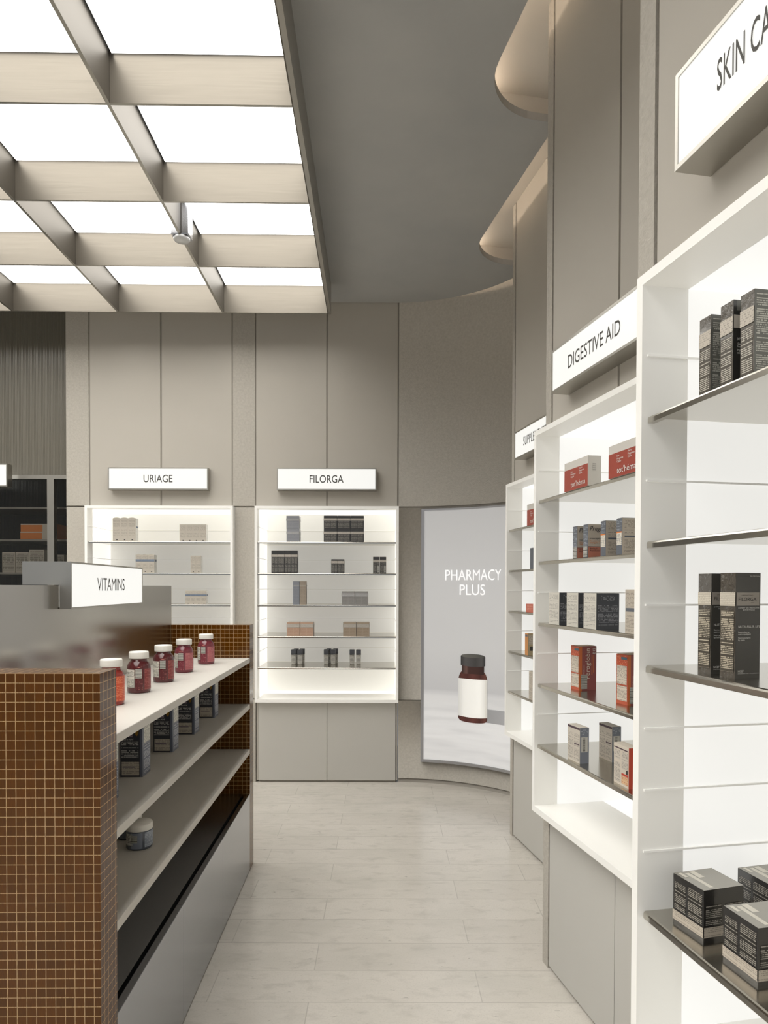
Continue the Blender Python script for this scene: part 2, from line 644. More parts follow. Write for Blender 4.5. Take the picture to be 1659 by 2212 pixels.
def right_bay(bay, name, px0, gx, x_near, near_end, depth=0.40):
    mb = MB()
    # far pilaster with a rounded outer corner and its return
    gl_ = min(gx, -0.002)
    rounded_pilaster(mb, px0, gx, depth, 0.03, 0.0, Z_BOT + bay.dz, MW['rough'])
    rounded_pilaster(mb, px0, gl_, depth, 0.03, Z_BOT + bay.dz, Z_TOP + bay.dz, MW['rough'])
    rounded_pilaster(mb, px0, gx, depth, 0.03, Z_TOP + bay.dz, Z_CEIL, MW['rough'])
    # near pilaster
    mb.box(max(x_near, 1.017), near_end, 0.0, depth, 0.0, Z_CEIL, MW['rough'])
    mb.box(x_near, 1.017, 0.0, depth, Z_TOP + bay.dz, Z_CEIL, MW['rough'])
    # backing and panels above the cabinet
    mb.box(gx, x_near, 0.012, 0.05, Z_TOP + bay.dz, Z_CEIL, MW['groove'])
    mb.box(gx, x_near, 0.42, 0.46, 0.0, Z_CEIL, MW['groove'])
    mid = 0.481
    mb.box(gx + 0.010, mid - G, 0.001, 0.03, Z_TOP + bay.dz + 0.004, Z_CEIL, MW['wall'])
    mb.box(mid + G, x_near - 0.010, 0.001, 0.03, Z_TOP + bay.dz + 0.004, Z_CEIL, MW['wall'])
    struct(mb, name, bay.o, bay.rz)


right_bay(BB, 'wall_right', -0.045, 0.0245, 0.985, 1.115)
right_bay(BC, 'wall_right', -0.077, -0.0167, 0.985, 1.20, 0.44)
right_bay(BA, 'wall_right', -0.110, -0.036, 0.985, 1.2)
mb = MB()
mb.box(1.2, 4.7, 0.0, 0.1, 0, Z_CEIL, MW['wall'])
struct(mb, 'wall_right', BA.o, BA.rz)
# far left wall of the shop
mb = MB()
mb.box(-6.2, -6.1, -3.4, 6.0, 0, Z_CEIL, MW['wall'])
struct(mb, 'wall_left')


# ------------------------------------------------------------------ cabinets
CW = 1.015


def shelf_mesh(x0, x1, y0, y1, z, mat):
    """steel shelf with a folded, rounded front lip; top at z"""
    mb = MB()
    t, r = 0.0125, 0.004
    prof = [(y1, z - 0.003), (y0 + 0.012, z - 0.003), (y0 + 0.012, z - t), (y0, z - t), (y0, z - r), (y0 + r * 0.3, z - r * 0.3), (y0 + r, z), (y1, z)]
    n = len(prof)
    for i in range(n):
        a, b = prof[i], prof[(i + 1) % n]
        mb.quad([(x0, a[0], a[1]), (x1, a[0], a[1]), (x1, b[0], b[1]), (x0, b[0], b[1])][::-1], mat)
    mb.quad([(x0, p[0], p[1]) for p in prof], mat)
    mb.quad([(x1, p[0], p[1]) for p in prof][::-1], mat)
    return mb


def cabinet(bay, label, shelves=(0, 1, 2, 3, 4), yf=-0.055, CW=CW):
    t = thing('display_cabinet', label, 'display cabinet', bay.o, bay.rz, 'white backlit wall cabinets')
    dz = bay.dz
    zb, zt = Z_BOT + dz, Z_TOP + dz
    th, yl, yb_ = 0.018, 0.036, 0.36
    mb = MB()
    s = MW['solid']
    mb.box(0, th, yf, yl, zb, zt, s)
    mb.box(CW - th, CW, yf, yl, zb, zt, s)
    mb.box(th, CW - th, yf, yl, zt - th, zt, s)
    mb.box(th, CW - th, yf, yl, zb, zb + 0.022, s)
    mb.build('surround', t)
    g = MW['glowside'] if bay in (BU, BF) else MW['glowcool']
    for xa, xb in ((0.002, th), (CW - th, CW - 0.002)):
        mb = MB()
        mb.box(xa, xb, yl, yb_, zb, zt, g)
        mb.build('side_panel', t)
    mb = MB()
    mb.box(th, CW - th, yl, yb_, zt - th, zt, g)
    mb.build('top_panel', t)
    mb = MB()
    mb.box(th, CW - th, yl, 0.22, zb, zb + 0.022, s)
    mb.box(th, CW - th, 0.22, yb_, zb, zb + 0.022, g)
    mb.build('bottom_panel', t)
    mb = MB()
    mb.box(th, CW - th, yb_, yb_ + 0.02, zb, zt, MW['glowback'])
    mb.build('back_panel', t)
    for i in shelves:
        z = SHELF_Z[i] + dz
        shelf_mesh(th + 0.001, CW - th - 0.001, yf + 0.012, yb_ - 0.002, z, MW['shelfsteel']).build('shelf', t)
    # support rails, given a slight glow of their own, along the inner faces at every half step
    k = 0
    for i in range(10):
        z = SHELF_Z[0] + dz + 0.111 - 0.1112 * i
        if abs(((SHELF_Z[0] + dz - z) / 0.2225) - round((SHELF_Z[0] + dz - z) / 0.2225)) < 0.1 and round((SHELF_Z[0] + dz - z) / 0.2225) in shelves:
            continue
        if z < zb + 0.05:
            continue
        mb = MB()
        for xa, xb in ((th, th + 0.004), (CW - th - 0.004, CW - th)):
            mb.box(xa, xb, yf + 0.01, yb_, z - 0.0045, z - 0.001, MW['rail'])
        mb.box(th, CW - th, yb_ - 0.004, yb_, z - 0.0045, z - 0.001, MW['rail'])
        mb.build('support_rail', t)
    return t


cabinet(BU, 'white backlit shelf cabinet on the back wall, left one, half behind the steel screen', CW=1.043)
cabinet(BF, 'white backlit shelf cabinet on the back wall beside the bottle poster')
cabinet(BC, 'narrow-looking white backlit cabinet on the right wall, farthest from the camera')
cabinet(BB, 'white backlit cabinet on the right wall holding the red and orange cartons')
cabinet(BA, 'large white backlit cabinet cut by the right edge, nearest the camera', (0, 1, 2, 4))


def base_cupboard(bay, label, x0=0.017, x1=0.997, y0=0.0):
    t = thing('base_cupboard', label, 'cupboard', bay.o, bay.rz, 'plain grey base cupboards')
    zt = Z_BOT + bay.dz - 0.006
    mb = MB()
    mb.box(x0 + 0.004, x1 - 0.004, y0 + 0.022, 0.40, 0.012, zt, MW['groove'])
    if bay in (BU, BF):
        mb.box(x0 - 0.016, x0 - 0.003, y0 + 0.010, 0.40, 0.012, zt, MW['wall'])
        mb.box(x1 + 0.003, x1 + 0.013, y0 + 0.010, 0.40, 0.012, zt, MW['wall'])
    mb.build('carcass', t)
    mb = MB()
    mb.box(x0, x1, y0 + 0.012, y0 + 0.3, 0.0, 0.012, MW['groove'])
    mb.build('plinth', t)
    mid = 0.507 if bay in (BU, BF) else 0.486
    for xa, xb in ((x0, mid - 0.0015), (mid + 0.0015, x1)):
        mb = MB()
        mb.box(xa, xb, y0, y0 + 0.02, 0.014, zt, MW['cupboard'])
        mb.build('door', t)
    return t


base_cupboard(BU, 'grey two-door base cupboard under the left back cabinet, hidden by the island')
base_cupboard(BF, 'pale grey two-door base cupboard under the back cabinet beside the poster')
base_cupboard(BC, 'pale grey base cupboard on the right wall, farthest and nearest the poster', 0.0, 0.98)
base_cupboard(BB, 'pale grey two-door base cupboard under the right cabinet with the red cartons', 0.035, 0.98)
base_cupboard(BA, 'pale grey base cupboard under the nearest right cabinet', -0.02, 0.98)


# ------------------------------------------------------------------ lightbox signs
def sign(bay, text, label, x0, x1, z0, z1, yf=-0.065, tw=None, caph=0.052, tx=None, yback=0.0, tz=None):
    t = thing('lightbox_sign', label, 'sign', bay.w((x0 + x1) / 2, 0, z0), bay.rz, 'illuminated department signs')
    hw, h = (x1 - x0) / 2, z1 - z0
    mb = MB()
    b = 0.0075
    mb.box(-hw, hw, yf, yback, 0, b, MW['signsteel'])
    mb.box(-hw, hw, yf, yback, h - b, h, MW['signsteel'])
    mb.box(-hw, -hw + b, yf, yback, b, h - b, MW['signsteel'])
    mb.box(hw - b, hw, yf, yback, b, h - b, MW['signsteel'])
    mb.build('sign_frame', t)
    mb = MB()
    mb.box(-hw + b, hw - b, yf + 0.002, yback - 0.004, b, h - b, MW['signface'])
    face_o = mb.build('light_face', t)
    if text:
        lettering([(text, ((tx - (x0 + x1) / 2) if tx else 0.0, yf + 0.0010, (tz - z0) if tz else h / 2 - caph / 2), (1, 0, 0), (0, 0, 1), caph, tw, 'l' if tx else 'c', 0.006, 0)], MW['signink'], face_o)
    return t


sign(BU, 'URIAGE', 'lit white wall sign above the left back cabinet, six grey letters', 0.170, 0.872, 2.078, 2.233, tw=0.203)
sign(BF, 'FILORGA', 'lit white wall sign above the back cabinet beside the poster', 0.158, 0.856, 2.078, 2.233, tw=0.238)
sign(BC, 'SUPPLEMENTS', 'lit SUPPLEMENTS sign on the right wall, farthest, mostly hidden', 0.15, 0.85, 2.078, 2.222, tw=0.285, tx=0.267, caph=0.045, tz=2.129)
sign(BB, 'DIGESTIVE AID', 'lit DIGESTIVE AID sign above the right cabinet with red cartons', 0.162, 0.862, 2.060, 2.204, tw=0.317, tx=0.2825, caph=0.0425, tz=2.108)
sign(BA, 'SKIN CARE', 'lit SKIN CARE sign cut off at the top right corner', 0.124, 0.824, 2.073, 2.227, tw=0.138, caph=0.0455, tx=0.2243, tz=2.1305)
sign(Bay(-3.335, 4.852), '', 'blank end of a lit sign at the left edge by ribbed glass', 0.0, 0.70, 2.095, 2.254, yback=0.0)

# ------------------------------------------------------------------ curved poster lightbox
pr = ARC_R - 0.03
PH0, PH1, PZ0, PZ1 = 79.6, 39.6, 0.180, 1.938


def on_arc(s, z, off=0.0):
    a = math.radians(PH0) - s / pr
    return (ARC_C[0] + (pr - off) * math.cos(a), ARC_C[1] + (pr - off) * math.sin(a), z)


PL = math.radians(PH0 - PH1) * pr
poster = thing('poster_lightbox', 'curved grey poster of a brown bottle on the curved wall', 'poster', on_arc(PL / 2, PZ0)[:2] + (0,))
inv = -Vector(poster.location)


def poster_print_mat():
    m = bpy.data.materials.new('poster_print')
    m.use_nodes = True
    nt = m.node_tree
    b = nt.nodes['Principled BSDF']
    b.inputs['Roughness'].default_value = 0.5
    uv = nt.nodes.new('ShaderNodeUVMap')
    sp = nt.nodes.new('ShaderNodeSeparateXYZ')
    nt.links.new(uv.outputs[0], sp.inputs[0])
    u, v = sp.outputs[0], sp.outputs[1]
    n = nt.nodes.new('ShaderNodeTexNoise')
    n.inputs['Scale'].default_value = 1
    n.inputs['Detail'].default_value = 2
    mp = nt.nodes.new('ShaderNodeMapping')
    mp.inputs['Scale'].default_value = (1.6, 13, 1)
    mp.inputs['Rotation'].default_value = (0, 0, 0.05)
    nt.links.new(uv.outputs[0], mp.inputs['Vector'])
    nt.links.new(mp.outputs[0], n.inputs['Vector'])
    ramp = nt.nodes.new('ShaderNodeValToRGB')
    nt.links.new(math_node(nt, 'DIVIDE', v, PZ1 - PZ0), ramp.inputs[0])
    e = ramp.color_ramp.elements
    e[0].position, e[0].color = 0.0, lin((216, 216, 217))
    e[1].position, e[1].color = 1.0, lin((190, 190, 191))
    for p, c in ((0.14, (222, 222, 223)), (0.262, (208, 208, 209)), (0.285, (186, 186, 188)), (0.45, (196, 196, 197)), (0.75, (196, 196, 197))):
        k = e.new(p)
        k.color = lin(c)
    gr = math_node(nt, 'LESS_THAN', v, 0.49)
    mr = nt.nodes.new('ShaderNodeMapRange')
    mr.inputs[1].default_value, mr.inputs[2].default_value = 0.42, 0.62
    mr.inputs[4].default_value = 0.5
    nt.links.new(n.outputs['Fac'], mr.inputs[0])
    fac = math_node(nt, 'MULTIPLY', mr.outputs[0], gr)
    mx = nt.nodes.new('ShaderNodeMix')
    mx.data_type = 'RGBA'
    nt.links.new(fac, mx.inputs[0])
    nt.links.new(ramp.outputs[0], mx.inputs[6])
    mx.inputs[7].default_value = lin((196, 196, 198))
    nt.links.new(mx.outputs[2], b.inputs['Base Color'])
    nt.links.new(mx.outputs[2], b.inputs['Emission Color'])
    b.inputs['Emission Strength'].default_value = E_POSTER
    return m


def ramp_mat(name, stops, es=E_POSTER, axis=0):
    m = bpy.data.materials.new(name)
    m.use_nodes = True
    nt = m.node_tree
    b = nt.nodes['Principled BSDF']
    b.inputs['Roughness'].default_value = 0.5
    uv = nt.nodes.new('ShaderNodeUVMap')
    sp = nt.nodes.new('ShaderNodeSeparateXYZ')
    nt.links.new(uv.outputs[0], sp.inputs[0])
    ramp = nt.nodes.new('ShaderNodeValToRGB')
    nt.links.new(sp.outputs[axis], ramp.inputs[0])
    e = ramp.color_ramp.elements
    e[0].position, e[0].color = stops[0][0], lin(stops[0][1])
    e[1].position, e[1].color = stops[-1][0], lin(stops[-1][1])
    for p, c in stops[1:-1]:
        k = e.new(p)
        k.color = lin(c)
    nt.links.new(ramp.outputs[0], b.inputs['Base Color'])
    nt.links.new(ramp.outputs[0], b.inputs['Emission Color'])
    b.inputs['Emission Strength'].default_value = es
    return m


def arc_patch(name, s0, s1, lo, hi, off, mat, n=24, parent=poster, nv=1):
    mb = MB()
    for i in range(n):
        a, b = s0 + (s1 - s0) * i / n, s0 + (s1 - s0) * (i + 1) / n
        for j in range(nv):
            t0, t1 = j / nv, (j + 1) / nv
            q = []
            uvs = []
            for (s, t) in ((a, t0), (b, t0), (b, t1), (a, t1)):
                z = lo(s) + (hi(s) - lo(s)) * t
                q.append(tuple(Vector(on_arc(s, z, off)) + inv))
                uvs.append(((s - s0) / (s1 - s0), t) if nv == 1 else (s - s0, z - PZ0))
            mb.quad(q, mat, uvs, True)
    return mb.build(name, parent)


def const(v):
    return lambda s: v


print_o = arc_patch('poster_print', 0, PL, const(PZ0), const(PZ1), 0.0, poster_print_mat(), 40, nv=2)
fr = M('poster_frame', (176, 176, 180), 0.35, 0.6)
mb = MB()
fw, fd = 0.020, 0.028


def frame_box(s0, s1, z0, z1, n):
    for i in range(n):
        a, b = s0 + (s1 - s0) * i / n, s0 + (s1 - s0) * (i + 1) / n
        P = lambda s, z, o: tuple(Vector(on_arc(s, z, o)) + inv)
        mb.quad([P(a, z0, 0.004), P(b, z0, 0.004), P(b, z1, 0.004), P(a, z1, 0.004)], fr)
        mb.quad([P(a, z1, 0.004), P(b, z1, 0.004), P(b, z1, -fd), P(a, z1, -fd)], fr)
        mb.quad([P(a, z0, -fd), P(b, z0, -fd), P(b, z0, 0.004), P(a, z0, 0.004)], fr)
    P = lambda s, z, o: tuple(Vector(on_arc(s, z, o)) + inv)
    mb.quad([P(s0, z0, -fd), P(s0, z0, 0.004), P(s0, z1, 0.004), P(s0, z1, -fd)], fr)
    mb.quad([P(s1, z0, 0.004), P(s1, z0, -fd), P(s1, z1, -fd), P(s1, z1, 0.004)], fr)


frame_box(-fw, 0, PZ0 - fw, PZ1 + 0.012, 1)
frame_box(PL, PL + fw, PZ0 - fw, PZ1 + 0.012, 1)
frame_box(0, PL, PZ0 - fw, PZ0, 40)
frame_box(0, PL, PZ1, PZ1 + 0.012, 40)
mb.build('poster_frame', poster)
SCN = math.radians(PH0 - 59.5) * pr  # bottle axis


def bw_(h0, c=SCN):
    return c - h0, c + h0


glass = ramp_mat('printed_brown_glass', [(0, (60, 30, 26)), (0.12, (84, 44, 38)), (0.3, (70, 34, 30)), (0.5, (92, 50, 44)), (0.75, (66, 32, 28)), (0.93, (96, 56, 48)), (1, (50, 26, 22))])
capm = ramp_mat('printed_black_cap', [(0, (48, 46, 46)), (0.2, (76, 74, 74)), (0.6, (58, 56, 56)), (0.85, (72, 70, 70)), (1, (46, 44, 44))])
labm = ramp_mat('printed_blank_label', [(0, (206, 206, 204)), (0.2, (236, 235, 231)), (0.75, (246, 245, 241)), (0.9, (226, 224, 218)), (1, (200, 198, 192))])
shm = ramp_mat('printed_shadow', [(0, (138, 138, 140)), (0.6, (156, 156, 158)), (1, (170, 170, 172))])
HB = 0.108
q = lambda s: ((s - SCN) / HB) ** 2
arc_patch('printed_shadow', SCN, PL, const(0.475), lambda s: 0.565 + 0.02 * (s - SCN), 0.001, shm, parent=print_o)
arc_patch('printed_bottle', *bw_(HB), lambda s: 0.462 + 0.012 * q(s) + 0.018 * q(s) ** 6, lambda s: 0.826 - 0.010 * q(s) - 0.055 * q(s) ** 5, 0.002, glass, 40, parent=print_o)
arc_patch('printed_bottle_neck', *bw_(0.083), const(0.80), const(0.862), 0.0025, ramp_mat('printed_neck', [(0, (40, 24, 22)), (0.2, (96, 70, 64)), (0.3, (60, 36, 32)), (0.7, (56, 32, 28)), (1, (40, 22, 20))]), parent=print_o)
arc_patch('printed_label', *bw_(HB + 0.001), lambda s: 0.497 + 0.010 * q(s), lambda s: 0.764 + 0.004 * q(s), 0.003, labm, parent=print_o)
arc_patch('printed_cap', *bw_(0.091), lambda s: 0.850 + 0.010 * ((s - SCN) / 0.091) ** 2, lambda s: 0.932 - 0.008 * ((s - SCN) / 0.091) ** 6, 0.003, capm, parent=print_o)
arc_patch('printed_cap_top', *bw_(0.089), lambda s: 0.925 - 0.014 * (1 - min(1, ((s - SCN) / 0.089) ** 2)) ** 0.5, lambda s: 0.925 + 0.014 * (1 - min(1, ((s - SCN) / 0.089) ** 2)) ** 0.5, 0.0035, ramp_mat('printed_cap_lid', [(0, (96, 94, 88)), (1, (70, 69, 66))]), parent=print_o)
pw = M('printed_white', (250, 250, 250), 0.5, emit=((255, 255, 255), 0.55))


def to_arc(p):
    return Vector(on_arc(p.x, p.z, 0.003)) + inv


SCT = math.radians(PH0 - 59.35) * pr
lettering([('PHARMACY', (SCT, 0, 1.447), (1, 0, 0), (0, 0, 1), 0.073, 0.415, 'c', -0.008, 0),
           ('PLUS', (SCT - 0.01, 0, 1.345), (1, 0, 0), (0, 0, 1), 0.073, 0.187, 'c', -0.008, 0)], pw, print_o, fmap=to_arc)

# ------------------------------------------------------------------ grid ceiling light
ZL0, ZD = 3.215, 3.392
RI = PSI
light = thing('grid_ceiling_light', 'large glowing grid ceiling light of steel beams, upper left', 'ceiling light', (0, 0, ZL0), RI)
AX = [-0.312 - 0.6935 * i for i in range(7)]
BY = [4.578 - 0.6535 * i for i in range(11)]
hz = ZD + 0.012 - ZL0
for i, a in enumerate(AX):
    mb = MB()
    if i == 0:
        mb.box(a - 0.002, a + 0.003, BY[-1], BY[0], 0, hz, MW['steel_b'])
        mb.box(a + 0.003, a + 0.022, BY[-1], BY[0] + 0.006, 0.0, Z_SLAB - ZL0 - 0.001, MW['signsteel'])
        mb.build('side_frame', light)
    else:
        mb.box(a - 0.007, a + 0.007, BY[-1], BY[0], 0, hz, MW['steel_l'], mats={'bottom': MW['signsteel']})  # underside in paler steel: brighter reflection put into its colour
        mb.build('long_beam', light)
for j, b in enumerate(BY):
    for i in range(len(AX) - 1):
        a1, a0 = AX[i] - (0.002 if i == 0 else 0.007), AX[i + 1] + 0.007
        mb = MB()
        mb.box(a0 + 0.0004, a1 - 0.0004, b - 0.006, b + 0.006, 0.0005, hz, MW['steel_b'], mats={'bottom': MW['signsteel']})  # paler underside here too, light painted in by a second steel
        mb.build('cross_beam', light)
for j in range(len(BY) - 1):
    for i in range(len(AX) - 1):
        mb = MB()
        mb.box(AX[i + 1] + 0.020, AX[i] - (0.020 if i else 0.012), BY[j + 1] + 0.018, BY[j] - 0.018, ZD - ZL0, ZD + 0.010 - ZL0, MW['diff'])
        mb.build('diffuser_panel', light)
mb = MB()
mb.box(AX[-1], AX[0] + 0.003, BY[-1], BY[0], hz, Z_SLAB - ZL0 - 0.001, MW['black'])  # tray blackened to paint a shadow line around the diffusers
mb.build('backing_tray', light)

# sensor housing on the first long beam
sx, sy = AX[1], 3.600
sp_ = Matrix.Rotation(RI, 3, 'Z') @ Vector((sx, sy, ZL0 - 0.006))
sen = thing('sensor_housing', 'polished steel sensor housing clipped around a beam of the ceiling light', 'sensor', sp_, RI)
mb = MB()
for (xa, xb) in ((-0.046, -0.0075), (0.0075, 0.046)):
    mb.box(xa, xb, -0.04, 0.04, 0.006, 0.17, MW['steel'])
mb.build('housing', sen, bevel=0.003)
mb = MB()
mb.lathe([(0, -0.012), (0.036, -0.012), (0.042, -0.006), (0.042, 0.005), (0, 0.005)], MW['lens'])
mb.build('lens', sen)

# ------------------------------------------------------------------ display island
isl = thing('display_island', 'brown mosaic tiled display island with pale shelves in the left foreground', 'display island', (0, 0, 0), RI)
AF, AS = -0.608, -0.990           # aisle face, steel screen face
T = 0.0214
PW = 0.0965


def tiled_panel(b0, b1, zt, a0=-1.42, a1=AF):
    mb = MB()
    t = tile
    h = zt
    u0 = (a0 - a1)
    tv = 0.02135
    top = 200 * tv
    f = lambda u, v: (u + 100 * T, v)
    wd, dd = a1 - a0, b1 - b0
    off = 0.0152
    # u measured so that a cut tile ends at the aisle corner; full tile row at the top
    A = lambda a: (a - a1) + off + 100 * T
    B = lambda b: (b - b0) + 100 * T
    Z = lambda z: (z - h) + 100 * tv
    mb.quad([(a0, b0, 0), (a1, b0, 0), (a1, b0, h), (a0, b0, h)], t, [(A(a0), Z(0)), (A(a1), Z(0)), (A(a1), Z(h)), (A(a0), Z(h))])
    mb.quad([(a1, b0, 0), (a1, b1, 0), (a1, b1, h), (a1, b0, h)], t, [(B(b0), Z(0)), (B(b1), Z(0)), (B(b1), Z(h)), (B(b0), Z(h))])
    mb.quad([(a1, b1, 0), (a0, b1, 0), (a0, b1, h), (a1, b1, h)], t, [(A(a1), Z(0)), (A(a0), Z(0)), (A(a0), Z(h)), (A(a1), Z(h))])
    mb.quad([(a0, b1, 0), (a0, b0, 0), (a0, b0, h), (a0, b1, h)], t, [(B(b1), Z(0)), (B(b0), Z(0)), (B(b0), Z(h)), (B(b1), Z(h))])
    mb.quad([(a0, b0, h), (a1, b0, h), (a1, b1, h), (a0, b1, h)], t, [(A(a0), B(b0)), (A(a1), B(b0)), (A(a1), B(b1)), (A(a0), B(b1))])
    mb.build('tiled_end_panel', isl)


tiled_panel(1.5214, 1.5214 + PW, 1.206)
tiled_panel(3.352, 3.352 + PW, 1.212)
mb = MB()
mb.box(AS - 0.05, AS, 1.618, 3.352, 0.0, 1.402, MW['steel_v'])
mb.build('back_screen', isl)
for z in (1.0500, 0.8235, 0.6015):
    mb = MB()
    mb.box(AS, AF, 1.618, 3.352, z - 0.024, z, MW['shelfpaint'])
    mb.build('shelf', isl, bevel=0.002)
mb = MB()
mb.box(AS, AF - 0.034, 1.618, 3.352, 0.02, 0.380, MW['steel'])
mb.build('counter_top', isl)
mb = MB()
mb.box(AF - 0.0338, AF - 0.0225, 1.618, 3.352, 0.02, 0.360, MW['black'])
mb.build('shadow_gap', isl)
for b0, b1 in ((1.6185, 2.1795), (2.1815, 2.749), (2.751, 3.3515)):
    mb = MB()
    mb.box(AF - 0.0215, AF, b0, b1, 0.004, 0.380, MW['steel'])
    mb.build('cupboard_door', isl, bevel=0.0015)

# vitamins sign straddling the screen
vs = thing('lightbox_sign', 'lit VITAMINS sign box straddling the steel screen of the tiled island', 'sign', (-0.9825, 2.146, 1.327), math.atan2(2.868 - 2.146, -1.012 + 0.9825), 'illuminated department signs')
# local x runs along the face away from the camera, local -y faces the aisle
LV, hv = 0.7225, 0.150
mb = MB()
b = 0.0055
S_ = MW['signsteel']
mb.box(0, LV, 0, 0.150, hv - b, hv, S_)
mb.box(0, b, 0, 0.036, 0, hv - b, S_)
mb.box(0, b, 0.036, 0.150, 0.0765, hv - b, S_)
mb.box(LV - b, LV, 0, 0.036, 0, hv - b, S_)
mb.box(LV - b, LV, 0.036, 0.150, 0.0765, hv - b, S_)
mb.box(b, LV - b, 0, 0.034, 0, b, S_)
mb.box(b, LV - b, 0.146, 0.150, 0.0765, hv - b, S_)
mb.build('sign_frame', vs)
mb = MB()
mb.box(b, LV - b, 0.002, 0.03, b, hv - b, MW['signface'])
vface = mb.build('light_face', vs)
lettering([('VITAMINS', (0.2215, 0.0010, 0.0565), (1, 0, 0), (0, 0, 1), 0.0455, 0.278, 'l', 0.0, 0)], MW['signink'], vface)

# ------------------------------------------------------------------ ribbed glass store front with stock behind
rib = bpy.data.materials.new('ribbed_glass')
rib.use_nodes = True
nt = rib.node_tree
nt.nodes.remove(nt.nodes['Principled BSDF'])
tr = nt.nodes.new('ShaderNodeBsdfTransparent')
tr.inputs[0].default_value = (0.8, 0.79, 0.77, 1)
gl = nt.nodes.new('ShaderNodeBsdfGlossy')
gl.inputs['Roughness'].default_value = 0.18
gl.inputs['Color'].default_value = (0.8, 0.8, 0.76, 1)
lw = nt.nodes.new('ShaderNodeFresnel')
lw.inputs['IOR'].default_value = 1.5
mxs = nt.nodes.new('ShaderNodeMixShader')
nt.links.new(math_node(nt, 'MULTIPLY_ADD', lw.outputs[0], 1.0, 0.02), mxs.inputs[0])
nt.links.new(tr.outputs[0], mxs.inputs[1])
nt.links.new(gl.outputs[0], mxs.inputs[2])
nt.links.new(mxs.outputs[0], nt.nodes['Material Output'].inputs[0])


def ribbed(x0, x1, z0, z1, y, mat=None):
    mb = MB()
    pitch, sub = 0.0107, 6
    n = int((x1 - x0) / pitch * sub)
    pts = []
    for i in range(n + 1):
        ph = (i % sub) / sub
        pts.append((x0 + (x1 - x0) * i / n, y - 0.0018 * math.sin(PI * ph)))
    for i in range(n):
        a, b2 = pts[i], pts[i + 1]
        mb.quad([(a[0], a[1], z0), (b2[0], b2[1], z0), (b2[0], b2[1], z1), (a[0], a[1], z1)], mat or rib, smooth=False)
    return mb


screen = thing('ribbed_glass_partition', 'dark ribbed glass partition in a steel frame at the far left', 'partition', (-2.26, 4.90, 0))
mb = MB()
mb.box(-2.0, -0.001, 0.0, 0.05, 2.166, 2.194, MW['signsteel'])
mb.build('header_rail', screen)
mb = MB()
mb.box(-0.153, -0.104, 0.0, 0.05, 0, 2.166, MW['signsteel'])
mb.build('post', screen)
ribbed(-1.999, -0.001, 2.194, Z_SLAB - 0.001, 0.02, M('ribbed_smoked_glass', (104, 100, 90), 0.3, spec=0.9)).build('upper_pane', screen)
ribbed(-1.999, -0.154, 0.0, 2.166, 0.02).build('lower_pane', screen)
ribbed(-0.103, -0.001, 0.0, 2.166, 0.02).build('lower_pane', screen)
rack = thing('stock_shelving', 'dark stock shelving behind the ribbed glass', 'shelving', (-2.26, 5.02, 0))
mb = MB()
mb.box(-2.2, 0.1, 0.42, 0.44, 0, 3.4, MW['dark'])
mb.build('back_board', rack)
for z in (1.978, 1.742, 1.498, 1.25, 1.0):
    mb = MB()
    mb.box(-2.2, 0.1, 0.0, 0.42, z - 0.014, z, MW['signsteel'])
    mb.build('shelf', rack)
mb = MB()
mb.box(-6.2, -2.272, 0.50, 0.55, 0, Z_CEIL, MW['dark'])
mb.box(-4.30, -4.26, -0.12, 0.50, 0, Z_CEIL, MW['wall'])
mb.box(-6.2, -4.3, -0.12, -0.06, 0, Z_CEIL, MW['wall'])
struct(mb, 'wall_store', (0, 5.0, 0))


# ------------------------------------------------------------------ cartons
def face_frame(face, w, d, h, e):
    return {'front': ((-w / 2, -d / 2 - e, 0), (1, 0, 0), (0, 0, 1), w, h),
            'right': ((w / 2 + e, -d / 2, 0), (0, 1, 0), (0, 0, 1), d, h),
            'left': ((-w / 2 - e, d / 2, 0), (0, -1, 0), (0, 0, 1), d, h),
            'top': ((-w / 2, -d / 2, h + e), (1, 0, 0), (0, 1, 0), w, d)}[face]


def rects(mb, lst, w, d, h, e=0.0003):
    for k_, (face, u0, u1, v0, v1, mat) in enumerate(lst):
        o, U, V, fw_, fh = face_frame(face, w, d, h, e + 0.00008 * k_)
        o, U, V = Vector(o), Vector(U), Vector(V)
        P = lambda u, v: tuple(o + U * (u * fw_) + V * (v * fh))
        mb.quad([P(u0, v0), P(u1, v0), P(u1, v1), P(u0, v1)], mat,
                [(u0 * fw_, v0 * fh), (u1 * fw_, v0 * fh), (u1 * fw_, v1 * fh), (u0 * fw_, v1 * fh)])


